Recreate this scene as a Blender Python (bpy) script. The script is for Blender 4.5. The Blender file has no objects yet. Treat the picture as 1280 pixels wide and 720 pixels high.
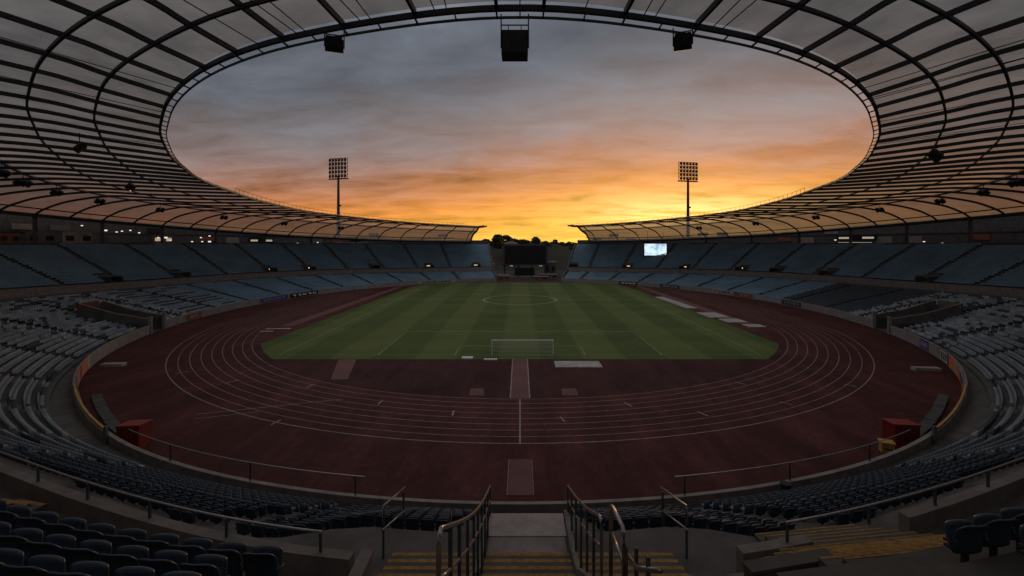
import bpy, math, random
import numpy as np
from mathutils import Vector
R = math.radians
rnd = random.Random(7)
sc = bpy.context.scene
C = sc.collection

# ------------------------------------------------------------------ camera
EYE = 16.0
cd = bpy.data.cameras.new('camera'); cam = bpy.data.objects.new('camera', cd); C.objects.link(cam)
cam.location = (0, 0, EYE); cam.rotation_euler = (R(90), 0, 0)
cd.sensor_width = 36; cd.lens = 36 * 560 / 1280
cd.shift_x = -10 / 1280; cd.shift_y = -58 / 1280
cd.clip_start = 0.1; cd.clip_end = 6000
sc.camera = cam

# ------------------------------------------------------------------ colour management
sc.view_settings.view_transform = 'Standard'; sc.view_settings.look = 'None'
sc.view_settings.exposure = 0.0; sc.view_settings.gamma = 1
sc.render.engine = 'CYCLES'
sc.cycles.use_denoising = True
sc.cycles.max_bounces = 6; sc.cycles.diffuse_bounces = 3; sc.cycles.transmission_bounces = 4; sc.cycles.transparent_max_bounces = 4

SUN_AZ = 17.5      # degrees to the right of the view axis
SUN_EL = 4.0
sd = Vector((math.sin(R(SUN_AZ)) * math.cos(R(SUN_EL)), math.cos(R(SUN_AZ)) * math.cos(R(SUN_EL)), math.sin(R(SUN_EL))))

# ------------------------------------------------------------------ world: dusk sky with streaked cloud
def s2l(*c):
    return tuple(((v / 255) / 12.92 if v / 255 <= 0.04045 else ((v / 255 + 0.055) / 1.055) ** 2.4) for v in c)
w = bpy.data.worlds.new('World'); sc.world = w; w.use_nodes = True
nt = w.node_tree; nt.nodes.clear(); N = nt.nodes; Lk = nt.links
def nd(t, **k):
    n = N.new(t)
    for a, b in k.items(): setattr(n, a, b)
    return n
def mth(op, a, b=None, c=None, clamp=False):
    n = nd('ShaderNodeMath', operation=op); n.use_clamp = clamp
    for i, v in enumerate((a, b, c)):
        if v is None: continue
        if isinstance(v, (int, float)): n.inputs[i].default_value = v
        else: Lk.new(v, n.inputs[i])
    return n.outputs[0]
tc = nd('ShaderNodeTexCoord'); sep = nd('ShaderNodeSeparateXYZ'); Lk.new(tc.outputs['Generated'], sep.inputs[0])
el = mth('MULTIPLY', mth('ARCSINE', sep.outputs['Z']), 180 / math.pi)
az = mth('MULTIPLY', mth('ARCTAN2', sep.outputs['X'], sep.outputs['Y']), 180 / math.pi)
daz = mth('SUBTRACT', az, SUN_AZ + 2)
# cloud coordinates: direction on a flat cloud deck
zc = mth('ADD', mth('MAXIMUM', sep.outputs['Z'], 0.0), 0.13)
cx = mth('DIVIDE', sep.outputs['X'], zc); cy = mth('DIVIDE', sep.outputs['Y'], zc)
def cloud(sx, sy, scale, det, off, rough=0.55, dist=0.6):
    cb = nd('ShaderNodeCombineXYZ')
    Lk.new(mth('MULTIPLY', mth('ADD', cx, mth('MULTIPLY', cy, 0.25)), sx), cb.inputs[0]); Lk.new(mth('MULTIPLY', cy, sy), cb.inputs[1]); cb.inputs[2].default_value = off
    n = nd('ShaderNodeTexNoise'); n.inputs['Scale'].default_value = scale; n.inputs['Detail'].default_value = det
    n.inputs['Roughness'].default_value = rough; n.inputs['Distortion'].default_value = dist
    Lk.new(cb.outputs[0], n.inputs['Vector']); return n.outputs['Fac']
c1 = cloud(1.0, 0.9, 1.15, 8, 3.0, 0.58, 0.35)
c2 = cloud(0.85, 1.7, 2.0, 8, 9.0, 0.6, 0.4)
c3 = cloud(0.8, 1.6, 0.38, 4, 1.5)
cm = mth('ADD', mth('MULTIPLY', mth('SUBTRACT', c1, 0.5), 2.3), mth('ADD', mth('MULTIPLY', mth('SUBTRACT', c2, 0.5), 0.8), mth('MULTIPLY', mth('SUBTRACT', c3, 0.5), 1.2)))
# effective elevation: the glow reaches higher near the sun's azimuth
spread = mth('SUBTRACT', 1.0, mth('POWER', 2.718, mth('MULTIPLY', mth('MULTIPLY', daz, daz), -1 / (2 * 36 * 36))))
veff = mth('ADD', mth('MULTIPLY', el, mth('ADD', 0.87, mth('MULTIPLY', spread, 0.70))), mth('MULTIPLY', cm, mth('MINIMUM', mth('MULTIPLY', el, 0.55), 7.5)))
veff = mth('ADD', veff, mth('MULTIPLY', spread, 3.0))
ramp = nd('ShaderNodeValToRGB'); cr = ramp.color_ramp
stops = [(0, (246, 188, 80)), (3, (243, 162, 66)), (5.5, (228, 140, 68)), (8, (188, 124, 88)), (11, (158, 121, 108)), (14, (136, 116, 113)),
         (17.5, (117, 110, 112)), (22, (97, 101, 110)), (30, (92, 97, 106)), (48, (150, 148, 152)), (90, (193, 187, 186))]  # overhead stops, out of view, raised to add light on the ground
mx = 90.0
cr.elements[0].position = 0; cr.elements[0].color = (*s2l(*stops[0][1]), 1)
cr.elements[1].position = 1; cr.elements[1].color = (*s2l(*stops[-1][1]), 1)
for e_, c_ in stops[1:-1]:
    x = cr.elements.new(e_ / mx); x.color = (*s2l(*c_), 1)
Lk.new(mth('DIVIDE', veff, mx, clamp=True), ramp.inputs[0])
# brightness mottling of the cloud deck
mot = mth('ADD', 1.0, mth('MULTIPLY', mth('ADD', cm, mth('MULTIPLY', mth('SUBTRACT', c2, 0.5), 1.2)), 0.72))
def vscale(colsock, f):
    n = nd('ShaderNodeVectorMath', operation='SCALE'); Lk.new(colsock, n.inputs[0])
    if isinstance(f, (int, float)): n.inputs['Scale'].default_value = f
    else: Lk.new(f, n.inputs['Scale'])
    return n.outputs[0]
def vadd(a, b):
    n = nd('ShaderNodeVectorMath', operation='ADD'); Lk.new(a, n.inputs[0]); Lk.new(b, n.inputs[1]); return n.outputs[0]
base = vscale(ramp.outputs[0], mot)
def glow(col, sa, se, e0, f=1.0):
    de = mth('SUBTRACT', el, e0)
    q = mth('ADD', mth('MULTIPLY', mth('MULTIPLY', daz, daz), -1 / (2 * sa * sa)), mth('MULTIPLY', mth('MULTIPLY', de, de), -1 / (2 * se * se)))
    g = mth('POWER', 2.718, q)
    rgb = nd('ShaderNodeRGB'); rgb.outputs[0].default_value = (*col, 1)
    return vscale(rgb.outputs[0], mth('MULTIPLY', g, f))
sky = vadd(base, glow((0.20, 0.20, 0.01), 16, 3.0, 2.6, 1.0))
sky = vadd(sky, glow((0.10, 0.055, 0.03), 22, 5.0, 11.0, 1.0))
sky = vadd(sky, vscale(glow((0.42, 0.30, 0.20), 8, 1.8, 3.4, 1.0), mth('ADD', 0.45, mth('MULTIPLY', mth('SUBTRACT', c2, 0.42), 5.0), clamp=True)))
nish = nd('ShaderNodeTexSky'); nish.sky_type = 'NISHITA'; nish.sun_disc = False
nish.sun_elevation = R(SUN_EL); nish.sun_rotation = R(SUN_AZ)
sky = vadd(sky, vscale(nish.outputs[0], 0.004))
bg = nd('ShaderNodeBackground'); Lk.new(sky, bg.inputs['Color']); bg.inputs['Strength'].default_value = 1.0
wo = nd('ShaderNodeOutputWorld'); Lk.new(bg.outputs[0], wo.inputs['Surface'])

# ------------------------------------------------------------------ sun, low and filtered by cloud
sl = bpy.data.lights.new('sun', 'SUN'); so = bpy.data.objects.new('sun', sl); C.objects.link(so)
sl.energy = 0.4; sl.angle = R(6); sl.color = (1.0, 0.62, 0.30)
so.rotation_euler = sd.to_track_quat('Z', 'Y').to_euler()

# ================================================================== materials
def mat(name, col, rough=0.7, metal=0.0, var=0.25, scale=3.0, bump=0.0, spec=0.3, detail=6, emit=None, es=1.0, col2=None, coords='Object'):
    m = bpy.data.materials.new(name); m.use_nodes = True; t = m.node_tree; b = t.nodes['Principled BSDF']
    b.inputs['Roughness'].default_value = rough; b.inputs['Metallic'].default_value = metal
    b.inputs['Specular IOR Level'].default_value = spec
    co = t.nodes.new('ShaderNodeTexCoord')
    nz = t.nodes.new('ShaderNodeTexNoise'); nz.inputs['Scale'].default_value = scale; nz.inputs['Detail'].default_value = detail
    nz.inputs['Roughness'].default_value = 0.65
    t.links.new(co.outputs[coords], nz.inputs['Vector'])
    rp = t.nodes.new('ShaderNodeValToRGB'); rp.color_ramp.elements[0].position = 0.3; rp.color_ramp.elements[1].position = 0.72
    a = tuple(v * (1 - var) for v in col); c = col2 or tuple(min(1, v * (1 + var)) for v in col)
    rp.color_ramp.elements[0].color = (*a, 1); rp.color_ramp.elements[1].color = (*c, 1)
    t.links.new(nz.outputs['Fac'], rp.inputs[0]); t.links.new(rp.outputs[0], b.inputs['Base Color'])
    if bump:
        bp = t.nodes.new('ShaderNodeBump'); bp.inputs['Strength'].default_value = bump; bp.inputs['Distance'].default_value = 0.03
        n2 = t.nodes.new('ShaderNodeTexNoise'); n2.inputs['Scale'].default_value = scale * 6; n2.inputs['Detail'].default_value = 4
        t.links.new(co.outputs[coords], n2.inputs['Vector']); t.links.new(n2.outputs['Fac'], bp.inputs['Height']); t.links.new(bp.outputs[0], b.inputs['Normal'])
    if emit:
        b.inputs['Emission Color'].default_value = (*emit, 1); b.inputs['Emission Strength'].default_value = es
    return m
M = {}
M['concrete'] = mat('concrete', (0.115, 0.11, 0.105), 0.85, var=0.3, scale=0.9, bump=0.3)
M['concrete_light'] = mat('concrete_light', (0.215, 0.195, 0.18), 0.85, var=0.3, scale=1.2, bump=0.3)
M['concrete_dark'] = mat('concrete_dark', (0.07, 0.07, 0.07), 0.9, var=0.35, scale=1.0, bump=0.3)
M['landing'] = mat('landing_concrete', (0.42, 0.37, 0.36), 0.85, var=0.25, scale=1.5, bump=0.3)
M['landing_grey'] = mat('landing_grey', (0.27, 0.245, 0.235), 0.85, var=0.25, scale=1.5, bump=0.3)
M['steel'] = mat('dark_steel', (0.035, 0.038, 0.045), 0.55, 0.2, scale=2)
M['rail'] = mat('galvanised_rail', (0.42, 0.40, 0.40), 0.30, 0.9, scale=5)
M['rail_painted'] = mat('painted_rail', (0.10, 0.12, 0.14), 0.4, 0.3, scale=5)
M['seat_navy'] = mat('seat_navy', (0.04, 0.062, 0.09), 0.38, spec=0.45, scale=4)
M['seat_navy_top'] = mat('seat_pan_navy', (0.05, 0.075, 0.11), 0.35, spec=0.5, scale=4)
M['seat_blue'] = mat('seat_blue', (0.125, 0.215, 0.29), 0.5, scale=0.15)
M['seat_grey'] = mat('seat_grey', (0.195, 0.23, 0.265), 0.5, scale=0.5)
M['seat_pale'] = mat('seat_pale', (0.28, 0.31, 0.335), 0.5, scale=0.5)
M['seat_dark'] = mat('seat_dark', (0.035, 0.045, 0.06), 0.5, scale=0.5)
M['white'] = mat('white_paint', (0.62, 0.60, 0.58), 0.6, var=0.12, scale=2)
M['mark'] = mat('worn_line_paint', (0.22, 0.185, 0.175), 0.7, var=0.5, scale=1.5)
M['pitch_line'] = mat('pitch_line_paint', (0.21, 0.25, 0.15), 0.8, var=0.4, scale=2)
M['yellow'] = mat('yellow_nosing', (0.34, 0.20, 0.06), 0.8, var=0.5, scale=6)
M['ochre'] = mat('ochre_paint', (0.42, 0.25, 0.08), 0.6, var=0.3, scale=2)
M['red'] = mat('red_cover', (0.15, 0.014, 0.012), 0.5, var=0.25, scale=2)
M['red_lid'] = mat('red_lid', (0.22, 0.028, 0.022), 0.5, var=0.2, scale=2)
M['orange'] = mat('orange_board', (0.60, 0.16, 0.05), 0.6, var=0.15)
M['brick'] = mat('red_brown_wall', (0.20, 0.07, 0.045), 0.8, var=0.3, scale=3)
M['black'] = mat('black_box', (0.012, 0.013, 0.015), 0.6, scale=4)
M['screen_off'] = mat('dark_screen', (0.012, 0.014, 0.016), 0.35, scale=0.6)
M['foam'] = mat('landing_mat', (0.29, 0.265, 0.26), 0.8, var=0.3, scale=0.7)
M['net'] = mat('net_cord', (0.25, 0.25, 0.25), 0.8)
M['lamp_warm'] = mat('lamp_warm', (0.3, 0.2, 0.1), emit=(1, 0.55, 0.22), es=1.1)
M['lamp_white'] = mat('lamp_white', (0.5, 0.5, 0.5), emit=(1.0, 0.95, 0.82), es=0.9)
M['window_lit'] = mat('window_lit', (0.2, 0.2, 0.2), emit=(1.0, 0.86, 0.66), es=0.35)
M['purple'] = mat('purple_board', (0.06, 0.05, 0.22), 0.6)
M['bark'] = mat('bark', (0.05, 0.035, 0.025), 0.9)
M['leaf'] = mat('leaf', (0.05, 0.055, 0.025), 0.9, var=0.5, scale=0.5)
M['glass'] = mat('dark_glass', (0.02, 0.022, 0.025), 0.5, spec=0.15)

# roof sheet: pale translucent membrane, streaked with dirt
m = bpy.data.materials.new('roof_sheet'); m.use_nodes = True; t = m.node_tree; t.nodes.clear()
co = t.nodes.new('ShaderNodeTexCoord'); nz = t.nodes.new('ShaderNodeTexNoise'); nz.inputs['Scale'].default_value = 0.35; nz.inputs['Detail'].default_value = 8; nz.inputs['Roughness'].default_value = 0.6
t.links.new(co.outputs['Object'], nz.inputs['Vector'])
rp = t.nodes.new('ShaderNodeValToRGB'); rp.color_ramp.elements[0].position = 0.3; rp.color_ramp.elements[1].position = 0.7
rp.color_ramp.elements[0].color = (0.21, 0.20, 0.188, 1); rp.color_ramp.elements[1].color = (0.42, 0.395, 0.37, 1)
t.links.new(nz.outputs['Fac'], rp.inputs[0])
tr = t.nodes.new('ShaderNodeBsdfTranslucent'); df = t.nodes.new('ShaderNodeBsdfDiffuse'); mxs = t.nodes.new('ShaderNodeMixShader'); mxs.inputs[0].default_value = 0.25
tp = t.nodes.new('ShaderNodeBsdfTransparent'); tp.inputs[0].default_value = (0.62, 0.60, 0.57, 1); mx2 = t.nodes.new('ShaderNodeMixShader'); mx2.inputs[0].default_value = 0.32
for q in (tr, df): t.links.new(rp.outputs[0], q.inputs[0])
t.links.new(tr.outputs[0], mxs.inputs[1]); t.links.new(df.outputs[0], mxs.inputs[2])
t.links.new(mxs.outputs[0], mx2.inputs[1]); t.links.new(tp.outputs[0], mx2.inputs[2])
ou = t.nodes.new('ShaderNodeOutputMaterial'); t.links.new(mx2.outputs[0], ou.inputs[0]); M['sheet'] = m
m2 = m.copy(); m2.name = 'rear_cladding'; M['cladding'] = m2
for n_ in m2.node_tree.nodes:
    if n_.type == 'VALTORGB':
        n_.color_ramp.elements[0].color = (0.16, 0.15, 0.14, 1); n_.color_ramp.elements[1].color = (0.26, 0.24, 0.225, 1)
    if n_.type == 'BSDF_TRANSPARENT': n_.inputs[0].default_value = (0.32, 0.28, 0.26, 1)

# mown pitch: stripes along the length
def pitch_mat():
    m = bpy.data.materials.new('mown_grass'); m.use_nodes = True; t = m.node_tree; b = t.nodes['Principled BSDF']; L = t.links.new
    b.inputs['Roughness'].default_value = 0.9; b.inputs['Specular IOR Level'].default_value = 0.1
    co = t.nodes.new('ShaderNodeTexCoord'); sp = t.nodes.new('ShaderNodeSeparateXYZ'); L(co.outputs['Object'], sp.inputs[0])
    nz0 = t.nodes.new('ShaderNodeTexNoise'); nz0.inputs['Scale'].default_value = 0.25; nz0.inputs['Detail'].default_value = 5; L(co.outputs['Object'], nz0.inputs['Vector'])
    def ma(op, a, b_=None):
        n = t.nodes.new('ShaderNodeMath'); n.operation = op
        for i, v in enumerate((a, b_)):
            if v is None: continue
            if isinstance(v, (int, float)): n.inputs[i].default_value = v
            else: L(v, n.inputs[i])
        return n.outputs[0]
    xx = ma('ADD', sp.outputs['X'], ma('MULTIPLY', ma('SUBTRACT', nz0.outputs['Fac'], 0.5), 0.8))
    s1 = ma('MULTIPLY', ma('SINE', ma('MULTIPLY', ma('ADD', xx, 2.9), math.pi / 5.8)), 6)
    s1 = ma('MAXIMUM', ma('MINIMUM', s1, 1), -1)
    s2 = ma('MULTIPLY', ma('SINE', ma('MULTIPLY', sp.outputs['Y'], math.pi / 5.5)), 5)
    s2 = ma('MAXIMUM', ma('MINIMUM', s2, 1), -1)
    nz = t.nodes.new('ShaderNodeTexNoise'); nz.inputs['Scale'].default_value = 0.09; nz.inputs['Detail'].default_value = 9; nz.inputs['Roughness'].default_value = 0.7; L(co.outputs['Object'], nz.inputs['Vector'])
    nzf = t.nodes.new('ShaderNodeTexNoise'); nzf.inputs['Scale'].default_value = 1.3; nzf.inputs['Detail'].default_value = 8; nzf.inputs['Roughness'].default_value = 0.75; L(co.outputs['Object'], nzf.inputs['Vector'])
    f = ma('ADD', ma('ADD', ma('ADD', ma('MULTIPLY', s1, 0.12), ma('MULTIPLY', ma('SUBTRACT', nzf.outputs['Fac'], 0.5), 0.45)), ma('MULTIPLY', s2, 0.035)), ma('ADD', 0.15, ma('MULTIPLY', nz.outputs['Fac'], 0.7)))
    rp = t.nodes.new('ShaderNodeValToRGB'); rp.color_ramp.elements[0].position = 0.15; rp.color_ramp.elements[1].position = 0.85
    rp.color_ramp.elements[0].color = (0.038, 0.063, 0.019, 1); rp.color_ramp.elements[1].color = (0.104, 0.128, 0.045, 1)
    L(f, rp.inputs[0]); L(rp.outputs[0], b.inputs['Base Color'])
    bp = t.nodes.new('ShaderNodeBump'); bp.inputs['Strength'].default_value = 0.5; n2 = t.nodes.new('ShaderNodeTexNoise'); n2.inputs['Scale'].default_value = 6; L(co.outputs['Object'], n2.inputs['Vector']); L(n2.outputs['Fac'], bp.inputs['Height']); L(bp.outputs[0], b.inputs['Normal'])
    return m
M['pitch'] = pitch_mat()
M['track'] = mat('red_running_surface', (0.080, 0.026, 0.024), 0.75, var=0.22, scale=0.12, bump=0.15, detail=10)
def wear(m):
    t = m.node_tree; b = t.nodes['Principled BSDF']; L = t.links.new; src = b.inputs['Base Color'].links[0].from_socket
    co = t.nodes.new('ShaderNodeTexCoord'); acc = src
    for sc_, lo, hi, amt, st in ((0.35, 0.42, 0.66, 0.28, (1, 0.25, 1)), (1.6, 0.5, 0.75, 0.22, (1, 1, 1)), (9.0, 0.3, 0.7, 0.18, (1, 1, 1))):
        mp_ = t.nodes.new('ShaderNodeMapping'); mp_.inputs['Scale'].default_value = st; L(co.outputs['Object'], mp_.inputs[0])
        nz = t.nodes.new('ShaderNodeTexNoise'); nz.inputs['Scale'].default_value = sc_; nz.inputs['Detail'].default_value = 7; nz.inputs['Roughness'].default_value = 0.7; L(mp_.outputs[0], nz.inputs['Vector'])
        r = t.nodes.new('ShaderNodeMapRange'); r.inputs[1].default_value = lo; r.inputs[2].default_value = hi; r.inputs[3].default_value = 1 - amt; r.inputs[4].default_value = 1 + amt; L(nz.outputs['Fac'], r.inputs[0])
        v = t.nodes.new('ShaderNodeVectorMath'); v.operation = 'SCALE'; L(acc, v.inputs[0]); L(r.outputs[0], v.inputs['Scale']); acc = v.outputs[0]
    L(acc, b.inputs['Base Color'])
wear(M['track']); M['track'].node_tree.nodes['Principled BSDF'].inputs['Specular IOR Level'].default_value = 0.10
M['infield_red'] = mat('dark_red_infield', (0.058, 0.023, 0.022), 0.8, var=0.25, scale=0.15, detail=10)
wear(M['infield_red']); M['infield_red'].node_tree.nodes['Principled BSDF'].inputs['Specular IOR Level'].default_value = 0.10
M['runway'] = mat('runway_red', (0.105, 0.046, 0.042), 0.75, var=0.2, scale=0.3, detail=8)
M['earth'] = mat('far_ground', (0.028, 0.026, 0.018), 0.95, var=0.4, scale=0.02)

# ================================================================== mesh helpers
class MB:
    def __init__(s): s.v = []; s.f = []; s.m = []
    def add(s, vs, fs, mi=0):
        o = len(s.v); s.v += [tuple(p) for p in vs]; s.f += [tuple(i + o for i in f) for f in fs]; s.m += [mi] * len(fs)
    def box(s, c, d, rz=0, mi=0, rx=0):
        h = [x / 2 for x in d]; ca, sa = math.cos(rz), math.sin(rz); cb, sb = math.cos(rx), math.sin(rx); vs = []
        for x in (-1, 1):
            for y in (-1, 1):
                for z in (-1, 1):
                    px, py, pz = x * h[0], y * h[1], z * h[2]
                    py, pz = py * cb - pz * sb, py * sb + pz * cb
                    vs.append((c[0] + px * ca - py * sa, c[1] + px * sa + py * ca, c[2] + pz))
        s.add(vs, [(0, 1, 3, 2), (4, 6, 7, 5), (0, 4, 5, 1), (2, 3, 7, 6), (0, 2, 6, 4), (1, 5, 7, 3)], mi)
    def tube(s, pts, r, n=8, mi=0, w=None, closed=False):
        """sweep: round tube (r) or box section when w=(width,height)"""
        pts = [Vector(p) for p in pts]; k = len(pts); rings = []
        for i, p in enumerate(pts):
            a = pts[i - 1] if (i or closed) else p; b = pts[(i + 1) % k] if (i < k - 1 or closed) else p
            d = (b - a).normalized(); up = Vector((0, 0, 1))
            if abs(d.z) > 0.95: up = Vector((0, 1, 0))
            sx = d.cross(up).normalized(); u = sx.cross(d).normalized()
            if w: rings.append([p + sx * x * w[0] / 2 + u * y * w[1] / 2 for x, y in ((-1, -1), (1, -1), (1, 1), (-1, 1))])
            else: rings.append([p + sx * math.cos(2 * math.pi * j / n) * r + u * math.sin(2 * math.pi * j / n) * r for j in range(n)])
        m_ = len(rings[0]); vs = [q for rg in rings for q in rg]; fs = []
        for i in range(k if closed else k - 1):
            for j in range(m_):
                a, b = i * m_ + j, i * m_ + (j + 1) % m_; i2 = (i + 1) % k
                fs.append((a, b, i2 * m_ + (j + 1) % m_, i2 * m_ + j))
        if not closed: fs += [tuple(range(m_))[::-1], tuple((k - 1) * m_ + j for j in range(m_))]
        s.add(vs, fs, mi)
    def obj(s, name, mats, parent=None, smooth=False):
        me = bpy.data.meshes.new(name); me.from_pydata(s.v, [], s.f)
        if not isinstance(mats, (list, tuple)): mats = [mats]
        for x in mats: me.materials.append(M[x])
        if len(mats) > 1: me.polygons.foreach_set('material_index', s.m)
        if smooth: me.polygons.foreach_set('use_smooth', [True] * len(s.f))
        me.update(); o = bpy.data.objects.new(name, me); C.objects.link(o)
        if parent: o.parent = parent; o.matrix_parent_inverse.identity()
        if parent and any(abs(x) > 1e-9 for x in parent.location): o.location = -Vector(parent.location) if s.__dict__.get('world') else (0, 0, 0)
        return o
def tag(o, label=None, cat=None, group=None, kind=None):
    if label: o['label'] = label
    if cat: o['category'] = cat
    if group: o['group'] = group
    if kind: o['kind'] = kind
    return o
def thing(name, label, cat, loc=(0, 0, 0), rz=0, group=None):
    o = bpy.data.objects.new(name, None); C.objects.link(o); o.location = loc; o.rotation_euler = (0, 0, rz); o.empty_display_size = 0.3
    return tag(o, label, cat, group)

# ================================================================== the bowl's plan
A_, B_, CY = 67.5, 77.0, 102.0       # plan of the front wall: an ellipse about (0, CY)
def tabf(pairs, sm=5):
    xs, ys = zip(*pairs); g = np.interp(np.abs(np.arange(-220, 401)), xs, ys)
    g = np.interp(np.minimum(np.abs(np.arange(-220, 401)), 360 - np.abs(np.arange(-220, 401))), xs, ys)
    k = np.exp(-0.5 * (np.arange(-15, 16) / sm) ** 2) if sm else np.array([1.0]); k /= k.sum()
    g2 = np.convolve(np.pad(g, 15, 'edge'), k, 'same')[15:-15] if sm else g
    X = np.arange(-220, 401)
    return lambda p: float(np.interp(abs(p), X, g2))
o_b = tabf([(0, 13.6), (4, 13.4), (7, 12.7), (9, 12.2), (11.2, 11.7), (13.1, 11.2), (20, 10.6), (39, 15.5), (63, 20), (90, 22), (120, 19), (150, 16), (180, 15)], 1.6)
z_p = tabf([(0, 7.9), (20, 7.9), (39, 8.3), (63, 8.6), (72, 8.2), (80, 7.5), (90, 6.7), (120, 6.15), (150, 5.0), (180, 4.9)])
o_t = tabf([(0, 24.6), (4, 24.4), (7, 23.7), (9, 23.2), (13.1, 22.2), (20, 22.2), (39, 31), (63, 36), (90, 38), (120, 37), (150, 36), (180, 35)], 1.6)
z_t = tabf([(0, 14.3), (14, 14.4), (39, 15.0), (63, 15.1), (90, 14.8), (120, 14.6), (180, 14.3)])
lim = lambda p: o_b(p) - (3.1 if abs(p) < 4 else 3.1 - 1.5 * min(1, (abs(p) - 4) / 2.0))
z_f = lambda p: 0.95 - 0.55 * min(1, max(0, (abs(p) - 24) / 20))
drop = lambda p: 0.55 + 0.3 * (abs(p) > 40)
wo = lambda p: -0.65 * math.exp(-((abs(p) - 38) / 13) ** 2)
nearf = lambda p: max(0.0, 1 - max(0.0, abs(p) - 16) / 12)
z_w = lambda p: z_p(p) - 1.4
r_in = tabf([(0, 3.9), (3, 3.5), (5.5, 2.9), (7.6, 2.5), (11.7, 1.7), (15, 0.7), (17.5, -0.1), (24.6, -2.7), (31.4, -5.1), (42.4, -7.7), (56, -9.6), (76.7, -9.4), (96, -8.5), (115, -5.5), (135, -3), (155, -1.2), (180, 1)], 2)
z_in = tabf([(0, 27.15), (20, 27.1), (42, 27), (56, 26.4), (77, 26), (90, 25.1), (103, 24.3), (122, 23.7), (150, 22.5), (170, 21.7), (180, 21.5)], 3)
dA = tabf([(0, 3.0), (9.4, 3.0), (16.6, 2.9), (24.8, 3.8), (32.6, 4.5), (44, 5.4), (62, 7.5), (80, 10), (120, 8), (180, 6)], 2)
dB = tabf([(0, 5.6), (14, 5.4), (20, 6.2), (28, 7.5), (36, 8.9), (43, 10.1), (52, 12.0), (64, 15), (76, 19), (90, 20), (120, 15), (180, 11)], 2)
dC = tabf([(0, 12), (39, 16), (58, 19.5), (70, 25), (90, 33), (120, 26), (180, 17)])
zC = tabf([(0, 28), (58, 27), (74, 26.5), (90, 26), (120, 23.4), (150, 21.3), (180, 19.8)])
o_out = lambda p: o_t(p) + 1.6
z_out = tabf([(0, 23.3), (63, 23), (84, 22.3), (107, 20.2), (127, 17.9), (150, 16.2), (180, 15.5)])

def P(p, o=0.0, z=0.0):
    a = R(p); sx, cx_ = math.sin(a), math.cos(a)
    nx, ny = sx / A_, -cx_ / B_; l = math.hypot(nx, ny)
    return Vector((A_ * sx + nx / l * o, CY - B_ * cx_ + ny / l * o, z))
def nrm(p):
    a = R(p); nx, ny = math.sin(a) / A_, -math.cos(a) / B_; l = math.hypot(nx, ny); return Vector((nx / l, ny / l, 0))
def tang(p): n = nrm(p); return Vector((-n.y, n.x, 0))
def proj(v): return 650 + v[0] / v[1] * 560, 302 - (v[2] - EYE) / v[1] * 560
def phi_at_x(fn, x, lo, hi):
    best = min((abs(proj(fn(q))[0] - x), q) for q in np.arange(lo, hi, 0.1 if hi > lo else -0.1)); return float(best[1])
PMAX = 172.0
PL, PR, RL, RR = -172.0, 166.0, -167.6, 162.6
def W_for_x(x, off=0.0): # angle of the front wall where it stands at image-independent world X
    return math.degrees(math.asin(x / A_))

# ================================================================== ground, track, pitch
def sheet(name, outline, z, m, kind='structure', hole=None):
    b = MB(); n = len(outline)
    if hole: b.add([(x, y, z) for x, y in outline + hole], [(i, (i + 1) % n, n + (i + 1) % n, n + i) for i in range(n)])
    else: b.add([(x, y, z) for x, y in outline], [tuple(range(n))])
    o = b.obj(name, m); tag(o, kind=kind); return o
b = MB(); b.add([(-2500, -2500, -0.02), (2500, -2500, -0.02), (2500, 3500, -0.02), (-2500, 3500, -0.02)], [(0, 1, 2, 3)]); tag(b.obj('ground', 'earth'), kind='structure')
ring = [tuple(P(q, 0.15)[:2]) for q in range(0, 360, 2)]
sheet('track_surface', ring, 0.0, 'track')
TY0, TY1, RI, RO = 93.5, 150.0, 48.0, 58.0     # bend centres and lane radii
def stadium(r, y0=TY0, y1=TY1, n=48):
    return [(r * math.cos(math.pi + math.pi * i / n), y0 + r * math.sin(math.pi + math.pi * i / n)) for i in range(n + 1)] + \
           [(r * math.cos(math.pi * i / n), y1 + min(r, 22) * math.sin(math.pi * i / n)) for i in range(n + 1)]
# dark red D inside the near bend
def arcpt(r, x): return TY0 - math.sqrt(r * r - x * x)
dd = [(x, arcpt(RI - 0.15, x)) for x in np.linspace(-40.4, 40.4, 49)] + [(40.4, 73), (-40.4, 73)]
sheet('infield_surface', dd, 0.004, 'infield_red')
pl = []
xs = 40.5
for x in np.linspace(-33.6, -xs, 14): pl.append((x, arcpt(RI - 1.2, x)))
pl += [(-40.0, 96), (-39.2, 130), (-38.4, 160), (-34, 171.5), (-12, 175.5), (12, 175.5), (34, 171.5), (38.4, 160), (39.2, 130), (40.0, 96)]
for x in np.linspace(xs, 33.6, 14): pl.append((x, arcpt(RI - 1.2, x)))
sheet('pitch', pl, 0.012, 'pitch')

def line_strip(b, pts, w, z, closed=False):
    pts = [Vector((p[0], p[1], z)) for p in pts]; k = len(pts); L_ = []
    for i, p in enumerate(pts):
        a = pts[i - 1] if (i or closed) else p; c = pts[(i + 1) % k] if (i < k - 1 or closed) else p
        d = (c - a); d.z = 0; d.normalize(); s = Vector((-d.y, d.x, 0)) * w / 2; L_ += [p + s, p - s]
    b.add(L_, [(2 * i, 2 * i + 1, (2 * ((i + 1) % k)) + 1, 2 * ((i + 1) % k)) for i in range(k if closed else k - 1)])
b = MB()
for i in range(9):
    r = RI + i * (RO - RI) / 8
    line_strip(b, [(r * math.cos(math.pi + math.pi * j / 90), TY0 + r * math.sin(math.pi + math.pi * j / 90)) for j in range(91)], 0.07 if i < 8 else 0.11, 0.008)
    for sgn in (-1, 1):
        line_strip(b, [(sgn * r, TY0), (sgn * r, CY + B_ * math.sqrt(1 - (min(r, 66) / A_) ** 2) - 2)], 0.08, 0.008)
line_strip(b, [(0, TY0 - RO), (0, TY0 - RI)], 0.14, 0.0085)
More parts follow.
